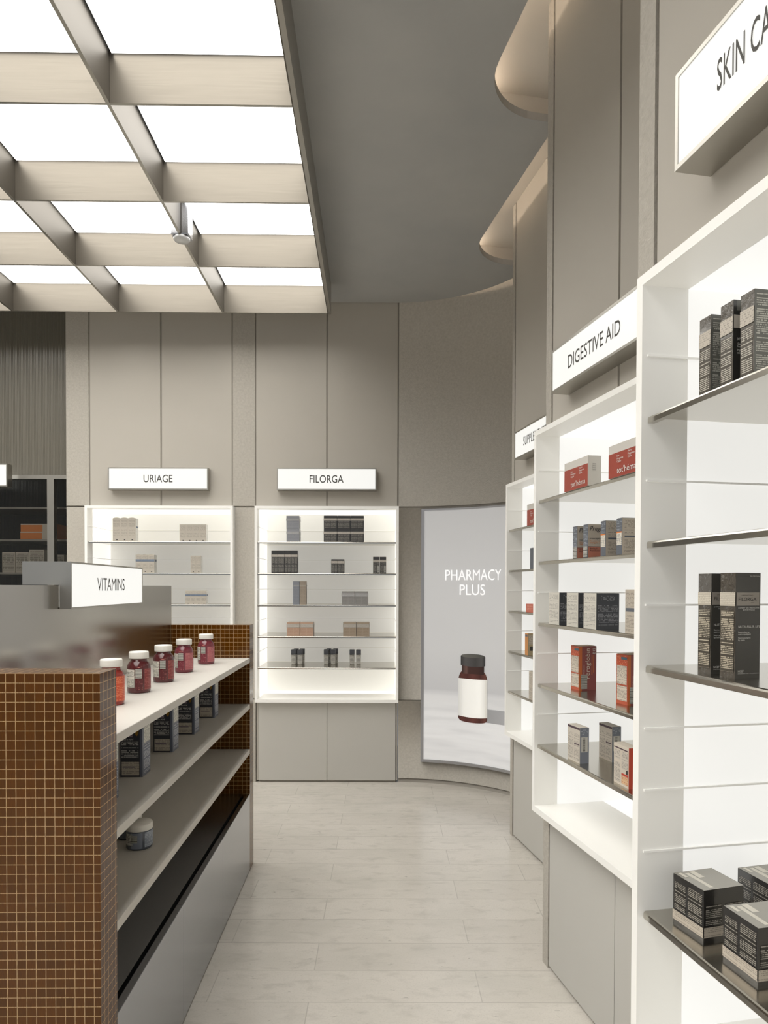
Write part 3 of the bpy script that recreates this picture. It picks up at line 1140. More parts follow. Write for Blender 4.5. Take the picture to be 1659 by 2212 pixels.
def carton(name, w, d, h, base, prints=(), parts=(), texts=(), mats=None, bulge=0.0):
    """one carton; origin at the middle of its base. parts: (name, rects, lift)"""
    mb = MB()
    mb.box(-w / 2, w / 2, -d / 2, d / 2, 0, h, base, mats=mats)
    if bulge:  # softly domed top
        n = 6
        for i in range(n):
            xa, xb = -w / 2 + w * i / n, -w / 2 + w * (i + 1) / n
            za = h + bulge * (1 - (2 * xa / w) ** 2)
            zb = h + bulge * (1 - (2 * xb / w) ** 2)
            mb.quad([(xa, -d / 2, za), (xb, -d / 2, zb), (xb, d / 2, zb), (xa, d / 2, za)], base)
            mb.quad([(xa, -d / 2, h), (xb, -d / 2, h), (xb, -d / 2, zb), (xa, -d / 2, za)], base)
    rects(mb, prints, w, d, h)
    o = mb.build(name, merge=False)
    for (pn, lst, lift) in parts:
        m2 = MB()
        rects(m2, lst, w, d, h, lift + 0.0007)
        m2.build(pn, o, merge=False)
    groups = {}
    for (face, s, u, v, caph, width, mat, align, rot, shear) in texts:
        og, U, V, fw_, fh = face_frame(face, w, d, h, 0.0016)
        og, U, V = Vector(og), Vector(U), Vector(V)
        p = og + U * (u * fw_) + V * (v * fh)
        if rot:
            U, V = V, -U
        groups.setdefault(mat, []).append((s, p, U, V, caph, width, align, 0.0, shear))
    for mat, lines in groups.items():
        lettering(lines, mat, o)
    return o


def put(o, bay, x, y, z, w, d, rot=0.0):
    """x,y: front left base corner in bay coordinates, rot in degrees"""
    r = math.radians(rot)
    c = Vector((math.cos(r) * w / 2 - math.sin(r) * d / 2, math.sin(r) * w / 2 + math.cos(r) * d / 2, 0))
    o.location = bay.w(x + c.x, y + c.y, z)
    o.rotation_euler = (0, 0, bay.rz + r)
    return o


def spread(proto, items, cat, group, w, d, bay):
    """items: (label, x, y, z, rot); the first takes the prototype itself, the others are copies"""
    for i, (lab, x, y, z, rot) in enumerate(items):
        if i == 0:
            o = proto
            o['category'] = cat
            o['label'] = lab
            if group:
                o['group'] = group
        else:
            o = dup(proto, (0, 0, 0), 0, lab, group)
        put(o, bay, x, y, z, w, d, rot)


INKW = M('ink_white', (232, 230, 224), 0.5)
INKD = M('ink_dark', (58, 56, 54), 0.5)
CHAR = (62, 61, 60)
band_m = PRINT((186, 179, 170), (120, 114, 106), 0.0032, 420, 0.46)
darkp = PRINT((58, 57, 56), (178, 174, 166), 0.0034, 420, 0.42, amount=0.7)
charm = M('charcoal_card', CHAR, 0.22, coat=0.4)


def skincare(w, d, h, base=CHAR, ink=(176, 172, 164), band=(188, 181, 172), bv=(0.62, 0.80), text=None, pitch=0.0034, mirror=False):
    bmat = M('carton_card', base, 0.3, coat=0.25)
    pm = PRINT(base, ink, pitch, 420, 0.42, amount=0.6)
    bp = PRINT(band, (128, 121, 112), 0.0032, 420, 0.5, amount=0.6)
    pr_ = [('front', 0.06, 0.47, 0.05, bv[0] - 0.03, pm), ('front', 0.53, 0.94, 0.05, bv[0] - 0.03, pm),
           ('right', 0.06, 0.47, 0.05, bv[0] - 0.03, pm), ('right', 0.53, 0.94, 0.05, bv[0] - 0.03, pm)]
    bl = [(f, 0, 1, bv[0], bv[1], bp) for f in ('front', 'right', 'left')]
    return carton('skincare_carton', w, d, h, bmat, pr_, [('label_band', bl, 0.0005)], text or ())


Sz = SHELF_Z
# ---- back cabinet beside the poster
F1 = 'top shelf of the back cabinet by the poster'
w_ = 0.0905
p = skincare(w_, 0.09, 0.0925, (150, 152, 158), (120, 122, 128), (172, 172, 174))
spread(p, [('square silver-grey carton standing on top shelf, lower of the lone stacked pair', 0.219, -0.012, Sz[0], 0),
           ('square silver-grey carton, upper of the lone stacked pair on the top shelf', 0.218, -0.012, Sz[0] + 0.0935, 0)], 'carton', 'silver grey skincare cartons', w_, 0.09, BF)
w_ = 0.0935
p = skincare(w_, 0.09, 0.0935)
it = []
for r in range(2):
    for c in range(3):
        it.append(('black square carton with pale band, %s row, %s of six stacked on the top shelf' % (('lower', 'upper')[r], ('left', 'middle', 'right')[c]),
                   0.4835 + 0.0950 * c, -0.012 + 0.002 * (c % 2), Sz[0] + 0.0942 * r, 0))
spread(p, it, 'carton', 'black square skincare cartons', w_, 0.09, BF)
w_ = 0.0455
p = skincare(w_, 0.045, 0.163, bv=(0.71, 0.82))
spread(p, [('tall black carton, %s of the four in a row on the second back shelf' % n, 0.1118 + 0.0466 * i, -0.012, Sz[1], 0)
           for i, n in enumerate(('leftmost', 'second', 'third', 'rightmost'))], 'carton', 'tall black skincare cartons', w_, 0.045, BF)
p = skincare(w_, 0.045, 0.1015, bv=(0.70, 0.88))
spread(p, [('short black carton, %s of the pair mid second shelf, back cabinet' % n, 0.5367 + 0.0463 * i, -0.012, Sz[1], 0)
           for i, n in enumerate(('left', 'right'))], 'carton', 'short black skincare cartons', w_, 0.045, BF)
p = skincare(w_, 0.045, 0.119, bv=(0.67, 0.83))
m2 = MB()
barc = BARS('barcode', (222, 220, 212), (40, 40, 40), 900, 1)
rects(m2, [('front', 0.68, 0.94, 0.06, 0.48, barc)], w_, 0.045, 0.119, 0.0016)
m2.build('barcode_label', p, merge=False)
spread(p, [('black carton with white barcode strip, %s of the pair at the second shelf right end' % n, 0.8340 + 0.0475 * i, -0.012, Sz[1], 0)
           for i, n in enumerate(('left', 'right'))], 'carton', 'black barcoded skincare cartons', w_, 0.045, BF)
w_ = 0.0455
p = skincare(w_, 0.045, 0.167, (138, 142, 150), (108, 112, 120), (160, 162, 166), (0.78, 0.84))
put(p, BF, 0.2655, -0.012, Sz[2], w_, 0.045)
tag(p, 'tall blue-grey carton beside the tan one on the third back shelf', 'carton', 'tall satin skincare cartons')
p = skincare(w_, 0.045, 0.167, (160, 148, 134), (128, 118, 104), (176, 166, 154), (0.78, 0.84))
put(p, BF, 0.3135, -0.010, Sz[2], w_, 0.045)
tag(p, 'tall tan carton beside the blue-grey one on the third back shelf', 'carton', 'tall satin skincare cartons')
w_ = 0.0915
for (nm, cols, x0, zi, hh) in (('silver', ((150, 148, 146), (112, 111, 110), (178, 178, 180)), 0.6115, 2, 0.0955),
                               ('peach', ((190, 160, 140), (160, 122, 102), (190, 184, 176)), 0.2217, 3, 0.098),
                               ('tan', ((166, 150, 132), (130, 114, 96), (186, 180, 172)), 0.6220, 3, 0.099)):
    p = skincare(w_, 0.09, hh, *cols, bv=(0.62, 0.86))
    row = ('third', 'fourth')[zi - 2]
    spread(p, [('square %s carton with pale band, %s of the pair on the %s back shelf' % (nm, s, row), x0 + 0.0945 * i, -0.012 + 0.004 * i, Sz[zi], 0)
               for i, s in enumerate(('left', 'right'))], 'carton', 'square %s skincare cartons' % nm, w_, 0.09, BF)

# small white jars with slate caps on the lowest shelf
vial_cap = M('slate_cap', (108, 112, 122), 0.4)
vial_body = PRINT((222, 220, 214), (150, 150, 150), 0.005, 260, 0.5, rough=0.35)
vt = thing('slate_capped_bottle', '', 'bottle', (0, 0, 0))


def rrect(hx, hy, r, n=5):
    pts = []
    for (cx, cy, a0) in ((hx - r, -hy + r, -PI / 2), (hx - r, hy - r, 0), (-hx + r, hy - r, PI / 2), (-hx + r, -hy + r, PI)):
        for i in range(n + 1):
            a = a0 + PI / 2 * i / n
            pts.append((cx + r * math.cos(a), cy + r * math.sin(a)))
    return pts


def loft(mb, secs, mat, closed_top=True):
    for j in range(len(secs) - 1):
        (pa, za), (pb, zb) = secs[j], secs[j + 1]
        n = len(pa)
        for i in range(n):
            k = (i + 1) % n
            u0, u1 = i * 0.004, (i + 1) * 0.004
            mb.quad([(pa[i][0], pa[i][1], za), (pa[k][0], pa[k][1], za), (pb[k][0], pb[k][1], zb), (pb[i][0], pb[i][1], zb)], mat,
                    [(u0, za), (u1, za), (u1, zb), (u0, zb)], True)
    mb.quad([(x, y, secs[-1][1]) for x, y in secs[-1][0]], mat)
    mb.quad([(x, y, secs[0][1]) for x, y in reversed(secs[0][0])], mat)


mb = MB()
loft(mb, [(rrect(0.0150, 0.015, 0.004), 0), (rrect(0.0165, 0.0165, 0.004), 0.006), (rrect(0.0175, 0.0175, 0.004), 0.03), (rrect(0.0175, 0.0175, 0.004), 0.072)], vial_body)
mb.build('body', vt)
mb = MB()
loft(mb, [(rrect(0.0180, 0.018, 0.003), 0.072), (rrect(0.0180, 0.018, 0.003), 0.107), (rrect(0.0165, 0.0165, 0.003), 0.109)], vial_cap)
mb.build('cap', vt)
vlab = ['left of front pair in the left group', 'right of front pair in the left group', 'left of front pair in the middle group', 'right of front pair in the middle group',
        'left of the pair at right', 'right of the pair at right', 'behind left of the left group', 'behind right of the left group', 'behind left of the middle group', 'behind right of the middle group']
for i, (x, y) in enumerate([(0.2461, 0.178), (0.2934, 0.174), (0.4856, 0.196), (0.5366, 0.196), (0.6769, 0.185), (0.7254, 0.184), (0.2575, 0.232), (0.3030, 0.228), (0.5000, 0.252), (0.5500, 0.252)]):
    o = vt if i == 0 else dup(vt, (0, 0, 0), 0, '')
    o.location = BF.w(x, y, Sz[4])
    o['label'] = 'white slate-capped bottle on the lowest shelf, ' + vlab[i]
    o['group'] = 'slate capped bottles on the lowest back shelf'

# ---- left back cabinet: beige cartons
BEI = (186, 179, 168)
beim = M('beige_card', BEI, 0.55)
beip = PRINT(BEI, (120, 114, 106), 0.004, 300, 0.46, amount=0.55)
whp = PRINT((228, 227, 223), (160, 165, 172), 0.005, 260, 0.55, amount=0.5)
blu = M('slate_blue_ink', (112, 124, 142), 0.5)


def beige(w, d, h, band=None, bulge=0.0):
    pr_ = [('front', 0.08, 0.92, 0.62, 0.93, beip), ('front', 0.08, 0.92, 0.24, 0.52, beip), ('right', 0, 1, 0, 1, whp)]
    dot = [('front', 0.45, 0.65, 0.06, 0.10, INKD)]
    parts = []
    if band:
        parts.append(('label_band', [('front', 0, 1, band[0], band[1], blu), ('right', 0.1, 0.9, band[0], band[1], blu)], 0.0006))
    return carton('beige_carton', w, d, h, beim, pr_ + dot, parts, bulge=bulge)


p = beige(0.0540, 0.055, 0.165, bulge=0.006)
m2 = MB()
rects(m2, [('right', 0.1, 0.95, 0.60, 0.66, blu)], 0.054, 0.055, 0.165, 0.0006)
m2.build('label_band', p, merge=False)
spread(p, [('tall beige dome-topped carton, %s of three on the left back cabinet top shelf' % n, 0.1815 + 0.0545 * i, -0.012, Sz[0], 0)
           for i, n in enumerate(('left', 'middle', 'right'))], 'carton', 'tall beige cartons', 0.054, 0.055, BU)
p = beige(0.047, 0.05, 0.1235)
spread(p, [('beige carton, %s of four in a row on the top shelf, left back cabinet' % n, 0.6552 + 0.0474 * i, -0.012, Sz[0], 0)
           for i, n in enumerate(('first', 'second', 'third', 'fourth'))], 'carton', 'beige cartons in a row of four', 0.047, 0.05, BU)
p = beige(0.0438, 0.05, 0.128, (0.64, 0.76), 0.003)
spread(p, [('beige carton with blue band, %s of three behind the VITAMINS sign corner' % n, 0.3435 + 0.0443 * i, -0.012, Sz[1], 0)
           for i, n in enumerate(('left', 'middle', 'right'))], 'carton', 'blue banded beige cartons', 0.0438, 0.05, BU)
p = beige(0.0368, 0.045, 0.123)
spread(p, [('narrow plain beige carton, %s of the pair on the second shelf' % n, 0.7338 + 0.0374 * i, -0.012, Sz[1], 0)
           for i, n in enumerate(('left', 'right'))], 'carton', 'narrow beige cartons', 0.0368, 0.045, BU)
p = beige(0.0372, 0.045, 0.0975, (0.61, 0.74))
spread(p, [('beige carton with blue band, %s of four on the third shelf' % n, 0.6955 + 0.0376 * i, -0.012, Sz[2], 0)
           for i, n in enumerate(('first', 'second', 'third', 'fourth'))], 'carton', 'small blue banded beige cartons', 0.0372, 0.045, BU)
p = beige(0.0345, 0.03, 0.0445)
spread(p, [('tiny beige carton just above the tiled end panel, %s of three' % n, 0.5600 + 0.0352 * i, -0.012, Sz[3], 0)
           for i, n in enumerate(('left', 'middle', 'right'))], 'carton', 'tiny beige cartons', 0.0345, 0.03, BU)

# ---- middle right cabinet
red_m = M('brick_red_card', (164, 70, 54), 0.4)
redor = M('orange_glow_ink', (206, 112, 66), 0.4)
lgrey = M('light_grey_card', (214, 210, 203), 0.5)
W_, D_, H_ = 0.159, 0.045, 0.094


def red_white():
    return carton('red_white_carton', W_, D_, H_, lgrey,
                  [('front', 0, 1, 0, 0.74, red_m)],
                  [('side_print', [('right', 0.35, 0.6, 0.50, 0.75, PRINT((214, 210, 203), (120, 118, 114), 0.006, 200, 0.4))], 0.0005)],
                  [('front', "tot'héma", 0.30, 0.10, 0.0175, 0.098, INKW, 'l', False, 0)] +
                  [('front', s, u, v, 0.0058, None, INKW, 'l', False, 0) for s, u, v in (('Iron', .30, .60), ('Manganese', .30, .515), ('Copper', .30, .43), ('Hierro', .66, .645), ('Manganeso', .66, .56), ('Cobre', .66, .475))])


p = red_white()
spread(p, [('red and white carton on the top shelf, fully in view', 0.2250, -0.045, Sz[0], 0),
           ('red and white carton on the top shelf, cut by the near cabinet edge', 0.5090, -0.045, Sz[0], 0)], 'carton', 'red and white cartons', W_, D_, BB)

slate = (98, 103, 112)
slm = M('slate_card', slate, 0.45)
slp = PRINT(slate, (170, 176, 186), 0.0042, 260, 0.46, amount=0.6)
crm = M('cream_card', (196, 186, 172), 0.5)
crp = PRINT((196, 186, 172), (112, 104, 96), 0.0036, 300, 0.46, amount=0.6)
pinkm = M('salmon_ink', (196, 128, 106), 0.5)
maroon_ink = M('maroon_ink', (112, 46, 46), 0.5)
orange_ink = M('orange_ink', (224, 130, 62), 0.5)
w_, d_, h_ = 0.030, 0.090, 0.1035
navy_ink = M('navy_ink', (44, 46, 56), 0.5)
p = carton('supplement_carton', w_, d_, h_, slm,
           [('front', 0.05, 0.95, 0.36, 0.95, slp), ('right', 0, 1, 0, 1, crm), ('right', 0, 1, 0, 0.315, pinkm), ('right', 0, 1, 0.315, 0.33, maroon_ink)],
           [('barcode_label', [('front', 0.06, 0.94, 0.02, 0.34, barc)], 0.0006)],
           [('right', 'Pregnacare', 0.06, 0.80, 0.0150, 0.084, navy_ink, 'l', False, 0.28),
            ('right', 'conception', 0.08, 0.545, 0.0058, 0.042, navy_ink, 'l', False, 0),
            ('right', 'For women who are', 0.08, 0.475, 0.0042, 0.048, orange_ink, 'l', False, 0),
            ('right', 'trying for a baby', 0.08, 0.42, 0.0048, 0.048, orange_ink, 'l', False, 0),
            ('right', 'Fertility &', 0.08, 0.245, 0.0046, None, navy_ink, 'l', False, 0),
            ('right', 'Reproduction', 0.08, 0.185, 0.0046, None, navy_ink, 'l', False, 0)])
lettering([('CONCEPTION', Vector((w_ / 2 + 0.0016, -d_ / 2 + 0.045, 0.068)), Vector((0, 1, 0)), Vector((0, 0, 1)), 0.0058, 0.03, 'l', 0, 0)], M('coral_ink', (206, 88, 62), 0.5), p)
spread(p, [('cream and slate carton with barcode, leftmost of four on the second shelf', 0.2790, -0.040, Sz[1] - 0.0, 0),
           ('cream and slate carton with script title, second of four in the row', 0.3490, -0.040, Sz[1], 0)], 'carton', 'cream and slate cartons', w_, d_, BB)
p = carton('supplement_carton', w_, d_, h_, slm,
           [('front', 0.05, 0.95, 0.66, 0.95, slp), ('front', 0.05, 0.92, 0.26, 0.60, PRINT((226, 220, 208), (150, 150, 150), 0.005, 260, 0.5)), ('front', 0, 0.95, 0.60, 0.635, orange_ink),
            ('right', 0, 1, 0, 1, crm), ('right', 0.08, 0.95, 0.04, 0.44, crp), ('right', 0.08, 0.95, 0.56, 0.95, crp), ('right', 0.08, 0.95, 0.47, 0.52, slm),
            ('top', 0, 1, 0, 1, M('slate_lid', (86, 92, 100), 0.5))])
spread(p, [('cream and slate carton with orange stripe, third of four in the row', 0.4570, -0.040, Sz[1], 0),
           ('cream and slate carton with orange stripe, last of four in the row', 0.5470, -0.040, Sz[1], 0)], 'carton', 'cream and slate cartons', w_, d_, BB)
# charcoal and white trio
w_, d_, h_ = 0.080, 0.076, 0.1105
chp = PRINT((64, 67, 74), (168, 170, 176), 0.0042, 240, 0.47, amount=0.6)
wtp = PRINT((214, 210, 200), (130, 126, 120), 0.0042, 240, 0.46, amount=0.6)
ch2 = M('charcoal_blue_card', (64, 67, 74), 0.4)
p = carton('supplement_carton', w_, d_, h_, M('ivory_card', (214, 210, 200), 0.5),
           [('front', 0.06, 0.92, 0.06, 0.93, wtp), ('right', 0, 1, 0, 1, ch2), ('right', 0.06, 0.94, 0.12, 0.68, chp), ('right', 0.2, 0.8, 0.80, 0.95, chp),
            ('top', 0.55, 1, 0, 1, ch2)])
spread(p, [('white and charcoal carton, %s of three in a row on the third shelf' % n, x, -0.042, Sz[2], 0)
           for n, x in (('left', 0.106), ('middle', 0.2415), ('right', 0.358))], 'carton', 'white and charcoal cartons', w_, d_, BB)
p = carton('supplement_carton', 0.06, 0.05, 0.123, crm, [('front', 0.05, 0.95, 0.04, 0.42, crp), ('front', 0.05, 0.95, 0.5, 0.58, slm), ('front', 0.05, 0.95, 0.62, 0.95, crp)])
put(p, BB, 0.6000, -0.042, Sz[2], 0.06, 0.05)
tag(p, 'tall cream carton on the third shelf beside the near cabinet edge', 'carton')

# orange iron tonic cartons
w_, d_, h_ = 0.0545, 0.065, 0.150
orm = M('orange_card', (206, 112, 58), 0.4)
mar = M('maroon_card', (148, 80, 78), 0.4)
pan = PRINT((216, 206, 190), (120, 104, 96), 0.0038, 300, 0.46, amount=0.6)
ddp = PRINT((196, 84, 56), (226, 160, 120), 0.0045, 260, 0.5, amount=0.6)
p = carton('iron_tonic_carton', w_, d_, h_, M('coral_card', (184, 88, 62), 0.4),
           [('front', 0.03, 0.97, 0.78, 0.97, ddp), ('front', 0.08, 0.94, 0.07, 0.37, pan), ('front', 0.06, 0.92, 0.40, 0.775, pan), ('right', 0, 1, 0, 1, mar), ('right', 0, 0.16, 0, 1, orm),
            ('right', 0.72, 0.76, 0.35, 0.80, orange_ink), ('right', 0.82, 0.86, 0.40, 0.80, orange_ink), ('top', 0, 1, 0, 1, M('tan_card', (216, 186, 150), 0.5))],
           [('badge', [('front', 0.45, 0.95, 0.90, 0.95, M('teal_ink', (74, 110, 124), 0.4))], 0.0005),
            ('barcode_label', [('right', 0.09, 0.46, 0.03, 0.36, barc)], 0.0010)],
           [('right', 'Feroglobin', 0.60, 0.26, 0.0165, 0.104, M('ink_cream', (226, 214, 200), 0.5), 'l', True, 0.12),
            ('right', 'Vitabiotics', 0.30, 0.37, 0.0050, 0.032, M('ink_cream_2', (214, 196, 184), 0.5), 'l', True, 0),
            ('right', 'B12', 0.92, 0.83, 0.0095, 0.020, INKW, 'l', True, 0)])
spread(p, [('orange and maroon carton with large upright lettering on the fourth shelf', 0.1507, 0.0205, Sz[3], 3),
           ('orange and maroon carton cut by the near cabinet edge, fourth shelf', 0.4490, 0.0200, Sz[3], 6)], 'carton', 'orange and maroon cartons', w_, d_, BB)

# thin blue-grey sided cartons, lowest shelf
w_, d_, h_ = 0.079, 0.0325, 0.1165
bgm = M('blue_grey_card', (134, 140, 152), 0.45)
bgp = PRINT((134, 140, 152), (190, 196, 206), 0.0045, 220, 0.5)
ivp = PRINT((206, 198, 186), (118, 110, 104), 0.0040, 280, 0.46, amount=0.6)
plum = M('plum_ink', (86, 68, 78), 0.5)
p = carton('vitamin_carton', w_, d_, h_, M('oatmeal_card', (206, 198, 186), 0.5),
           [('front', 0.04, 0.46, 0.05, 0.80, ivp), ('front', 0.54, 0.96, 0.05, 0.80, ivp), ('front', 0, 1, 0.93, 0.99, plum), ('front', 0.54, 0.96, 0.50, 0.53, plum),
            ('right', 0, 1, 0, 1, bgm), ('right', 0.1, 0.9, 0.80, 0.96, bgp)],
           [('barcode_label', [('right', 0.12, 0.85, 0.32, 0.74, M('sticker', (214, 212, 204), 0.5)), ('right', 0.28, 0.58, 0.34, 0.72, barc)], 0.0007)])
spread(p, [('thin oatmeal carton with blue-grey barcoded side, left on the lowest shelf', 0.2256, -0.0271, Sz[4], 2.5),
           ('thin oatmeal carton with blue-grey side, set back behind the orange-cornered one', 0.2285, 0.0861, Sz[4], 2.0)], 'carton', 'thin oatmeal cartons', w_, d_, BB)
p = carton('vitamin_carton', 0.0824, 0.0325, 0.1165, M('oatmeal_card_2', (214, 204, 190), 0.5),
           [('front', 0.04, 0.46, 0.05, 0.55, ivp), ('front', 0.04, 0.46, 0.62, 0.86, ivp), ('front', 0.54, 0.96, 0.42, 0.86, ivp), ('front', 0.04, 0.96, 0.89, 0.92, plum), ('front', 0.54, 0.97, 0.06, 0.26, PRINT((226, 190, 150), (200, 120, 80), 0.004, 260, 0.46)),
            ('front', 0.54, 0.97, 0.27, 0.32, M('scarlet_ink', (196, 70, 52), 0.5)), ('front', 0.84, 0.95, 0.33, 0.43, INKD), ('right', 0, 1, 0, 1, M('scarlet_card', (200, 74, 50), 0.5))])
put(p, BB, 0.5058, -0.0187, Sz[4], 0.0824, 0.0325, -1)
tag(p, 'thin oatmeal carton with an orange lower corner, nearest on the lowest shelf', 'carton', 'thin oatmeal cartons')

# ---- far right cabinet: slivers of cartons
p = dup(red_white(), (0, 0, 0), 0, '')
q_ = [o for o in bpy.data.objects if o.name.startswith('red_white_carton') and 'label' not in o.keys()]
for o in q_:
    for ch in list(o.children):
        bpy.data.objects.remove(ch)
    bpy.data.objects.remove(o)
put(p, BC, 0.2657, -0.040, Sz[0], W_, D_)
p.scale = (1, 1, 1.16)
tag(p, 'red and white carton half hidden on the farthest right cabinet top shelf', 'carton', 'red and white cartons')
p = carton('supplement_carton', 0.05, 0.06, 0.106, crm, [('front', 0, 1, 0, 1, slm), ('right', 0.05, 0.95, 0.05, 0.95, crp)])
put(p, BC, 0.309, -0.040, Sz[1], 0.05, 0.06)
tag(p, 'grey-edged carton sliver on the farthest right cabinet second shelf', 'carton')
p = carton('coral_carton', 0.09, 0.05, 0.043, M('coral_card_2', (206, 112, 92), 0.45), [('front', 0.05, 0.95, 0.1, 0.9, PRINT((206, 112, 92), (226, 170, 150), 0.006, 200, 0.5))])
put(p, BC, 0.2600, -0.040, Sz[2], 0.09, 0.05)
tag(p, 'low coral carton on the farthest right cabinet third shelf', 'carton')
p = carton('amber_carton', 0.037, 0.06, 0.112, M('amber_card', (206, 142, 80), 0.45), [('right', 0, 1, 0, 1, M('khaki_card', (176, 160, 128), 0.5)), ('right', 0.2, 1, 0.2, 0.4, INKD), ('right', 0.1, 0.95, 0.5, 0.9, crp), ('front', 0.1, 0.9, 0.85, 0.95, slm)])
put(p, BC, 0.2484, -0.040, Sz[3], 0.037, 0.06)
tag(p, 'amber carton with a black-marked side on the farthest right cabinet', 'carton')
p = carton('supplement_carton', 0.06, 0.04, 0.143, crm, [('front', 0.05, 0.95, 0.05, 0.95, crp)])
put(p, BC, 0.3036, -0.040, Sz[4], 0.06, 0.04)
tag(p, 'cream carton sliver on the farthest right cabinet lowest shelf', 'carton')

# ---- nearest right cabinet
A5 = [z + BA.dz for z in Sz]
brown_blk = (84, 79, 72)
gloss = M('film_wrapped_card', brown_blk, 0.12, coat=0.8, bump=(60, 0.25, 0.006))
glp = PRINT(brown_blk, (206, 200, 188), 0.0030, 420, 0.40, amount=0.8, rough=0.25)
grp = PRINT((104, 104, 98), (206, 204, 194), 0.0032, 420, 0.42, amount=0.75, rough=0.3)
grm = M('grey_satin_card', (104, 104, 98), 0.3, coat=0.3)
bandA = PRINT((198, 190, 178), (130, 122, 112), 0.0036, 420, 0.5, amount=0.6)
w_, d_, h_ = 0.0285, 0.055, 0.1325
pA = carton('serum_carton', w_, d_, h_, gloss,
            [('front', 0.06, 0.9, 0.03, 0.60, glp), ('right', 0, 1, 0, 1, grm), ('right', 0.06, 0.97, 0.12, 0.97, grp)],
            [('label_band', [('front', 0, 1, 0.64, 0.82, bandA)], 0.0005)])
spread(pA, [('tall dark carton with pale band, %s of three on the nearest top shelf' % n, x, -0.015, A5[0], 0)
            for n, x in (('left', 0.1220), ('right', 0.2180))], 'carton', 'tall dark serum cartons', w_, d_, BA)
blackm = M('black_card', (54, 53, 51), 0.25, coat=0.5)
pA = carton('serum_carton', w_, d_, h_ + 0.002, gloss,
            [('front', 0.06, 0.9, 0.03, 0.60, glp), ('right', 0, 1, 0, 1, blackm), ('right', 0.1, 1, 0.88, 1.0, grm)],
            [('label_band', [('front', 0, 1, 0.64, 0.82, bandA), ('right', 0, 1, 0.68, 0.83, M('stone_band', (198, 190, 178), 0.5))], 0.0005)],
            [('right', 'FILORGA', 0.25, 0.735, 0.0062, 0.032, INKD, 'l', False, 0), ('right', 'HYDRA-HYAL', 0.12, 0.54, 0.0045, 0.032, INKW, 'l', False, 0),
             ('right', 'Sérum', 0.12, 0.49, 0.0034, None, INKW, 'l', False, 0), ('right', 'hydratant', 0.12, 0.46, 0.0034, None, INKW, 'l', False, 0), ('right', 'Hydrating', 0.12, 0.42, 0.0034, None, INKW, 'l', False, 0),
             ('right', 'serum', 0.12, 0.39, 0.0034, None, INKW, 'l', False, 0)])
put(pA, BA, 0.1735, -0.015, A5[0], w_, d_)
tag(pA, 'tall dark carton with lettered front, middle of three on the nearest top shelf', 'carton', 'tall dark serum cartons')

w_, d_, h_ = 0.0305, 0.0470, 0.1625
charA = M('graphite_card', (78, 76, 72), 0.25, coat=0.3)
film = M('crinkled_film', (82, 77, 70), 0.06, coat=1.0, bump=(45, 0.9, 0.012))
filmp = PRINT((82, 77, 70), (206, 196, 176), 0.0028, 420, 0.40, amount=0.75, rough=0.15)
bandB = M('taupe_band', (170, 162, 152), 0.35)
p = carton('lip_care_carton', w_, d_, h_, charA,
           [('front', 0, 1, 0, 1, film)],
           [('side_print', [('front', 0.08, 0.92, 0.06, 0.64, filmp)], 0.0004),
            ('label_band', [('front', 0, 1, 0.685, 0.815, PRINT((190, 182, 168), (226, 220, 206), 0.0028, 420, 0.42, amount=0.6)), ('right', 0, 0.93, 0.690, 0.815, bandB)], 0.0005)],
           [('right', 'FILORGA', 0.08, 0.735, 0.0052, 0.034, INKD, 'l', False, 0),
            ('right', 'LABORATOIRES', 0.20, 0.785, 0.0013, 0.022, INKD, 'l', False, 0), ('right', 'PARIS', 0.58, 0.714, 0.0011, 0.006, INKD, 'l', False, 0),
            ('right', 'EXPERT EN MÉDECINE', 0.50, 0.663, 0.0017, 0.040, INKW, 'c', False, 0), ('right', 'ESTHÉTIQUE', 0.50, 0.645, 0.0017, 0.0225, INKW, 'c', False, 0),
            ('right', 'NUTRI-FILLER LIPS', 0.08, 0.480, 0.0037, 0.041, INKW, 'l', False, 0), ('right', 'NUTRITION', 0.55, 0.965, 0.0014, 0.018, INKW, 'l', False, 0),
            ('right', 'Baume lèvres', 0.08, 0.433, 0.0024, 0.021, INKW, 'l', False, 0), ('right', 'nutri-repulpant', 0.08, 0.413, 0.0024, 0.024, INKW, 'l', False, 0),
            ('right', 'Nutri-plumping', 0.08, 0.378, 0.0024, 0.0235, INKW, 'l', False, 0), ('right', 'lip balm', 0.08, 0.357, 0.0024, 0.0125, INKW, 'l', False, 0),
            ('right', 'NCEF', 0.08, 0.060, 0.0032, 0.011, INKW, 'l', False, 0), ('right', 'HYALURONIC ACID + 50 INGREDIENTS', 0.08, 0.043, 0.0013, 0.040, INKW, 'l', False, 0)])
spread(p, [('film-wrapped graphite carton with lettered side, left and partly hidden', 0.1210, -0.0113, A5[2], 2.5),
           ('film-wrapped graphite carton with lettered side, right one in full view', 0.1780, -0.0135, A5[2], 6)], 'carton', 'film-wrapped graphite cartons', w_, d_, BA)

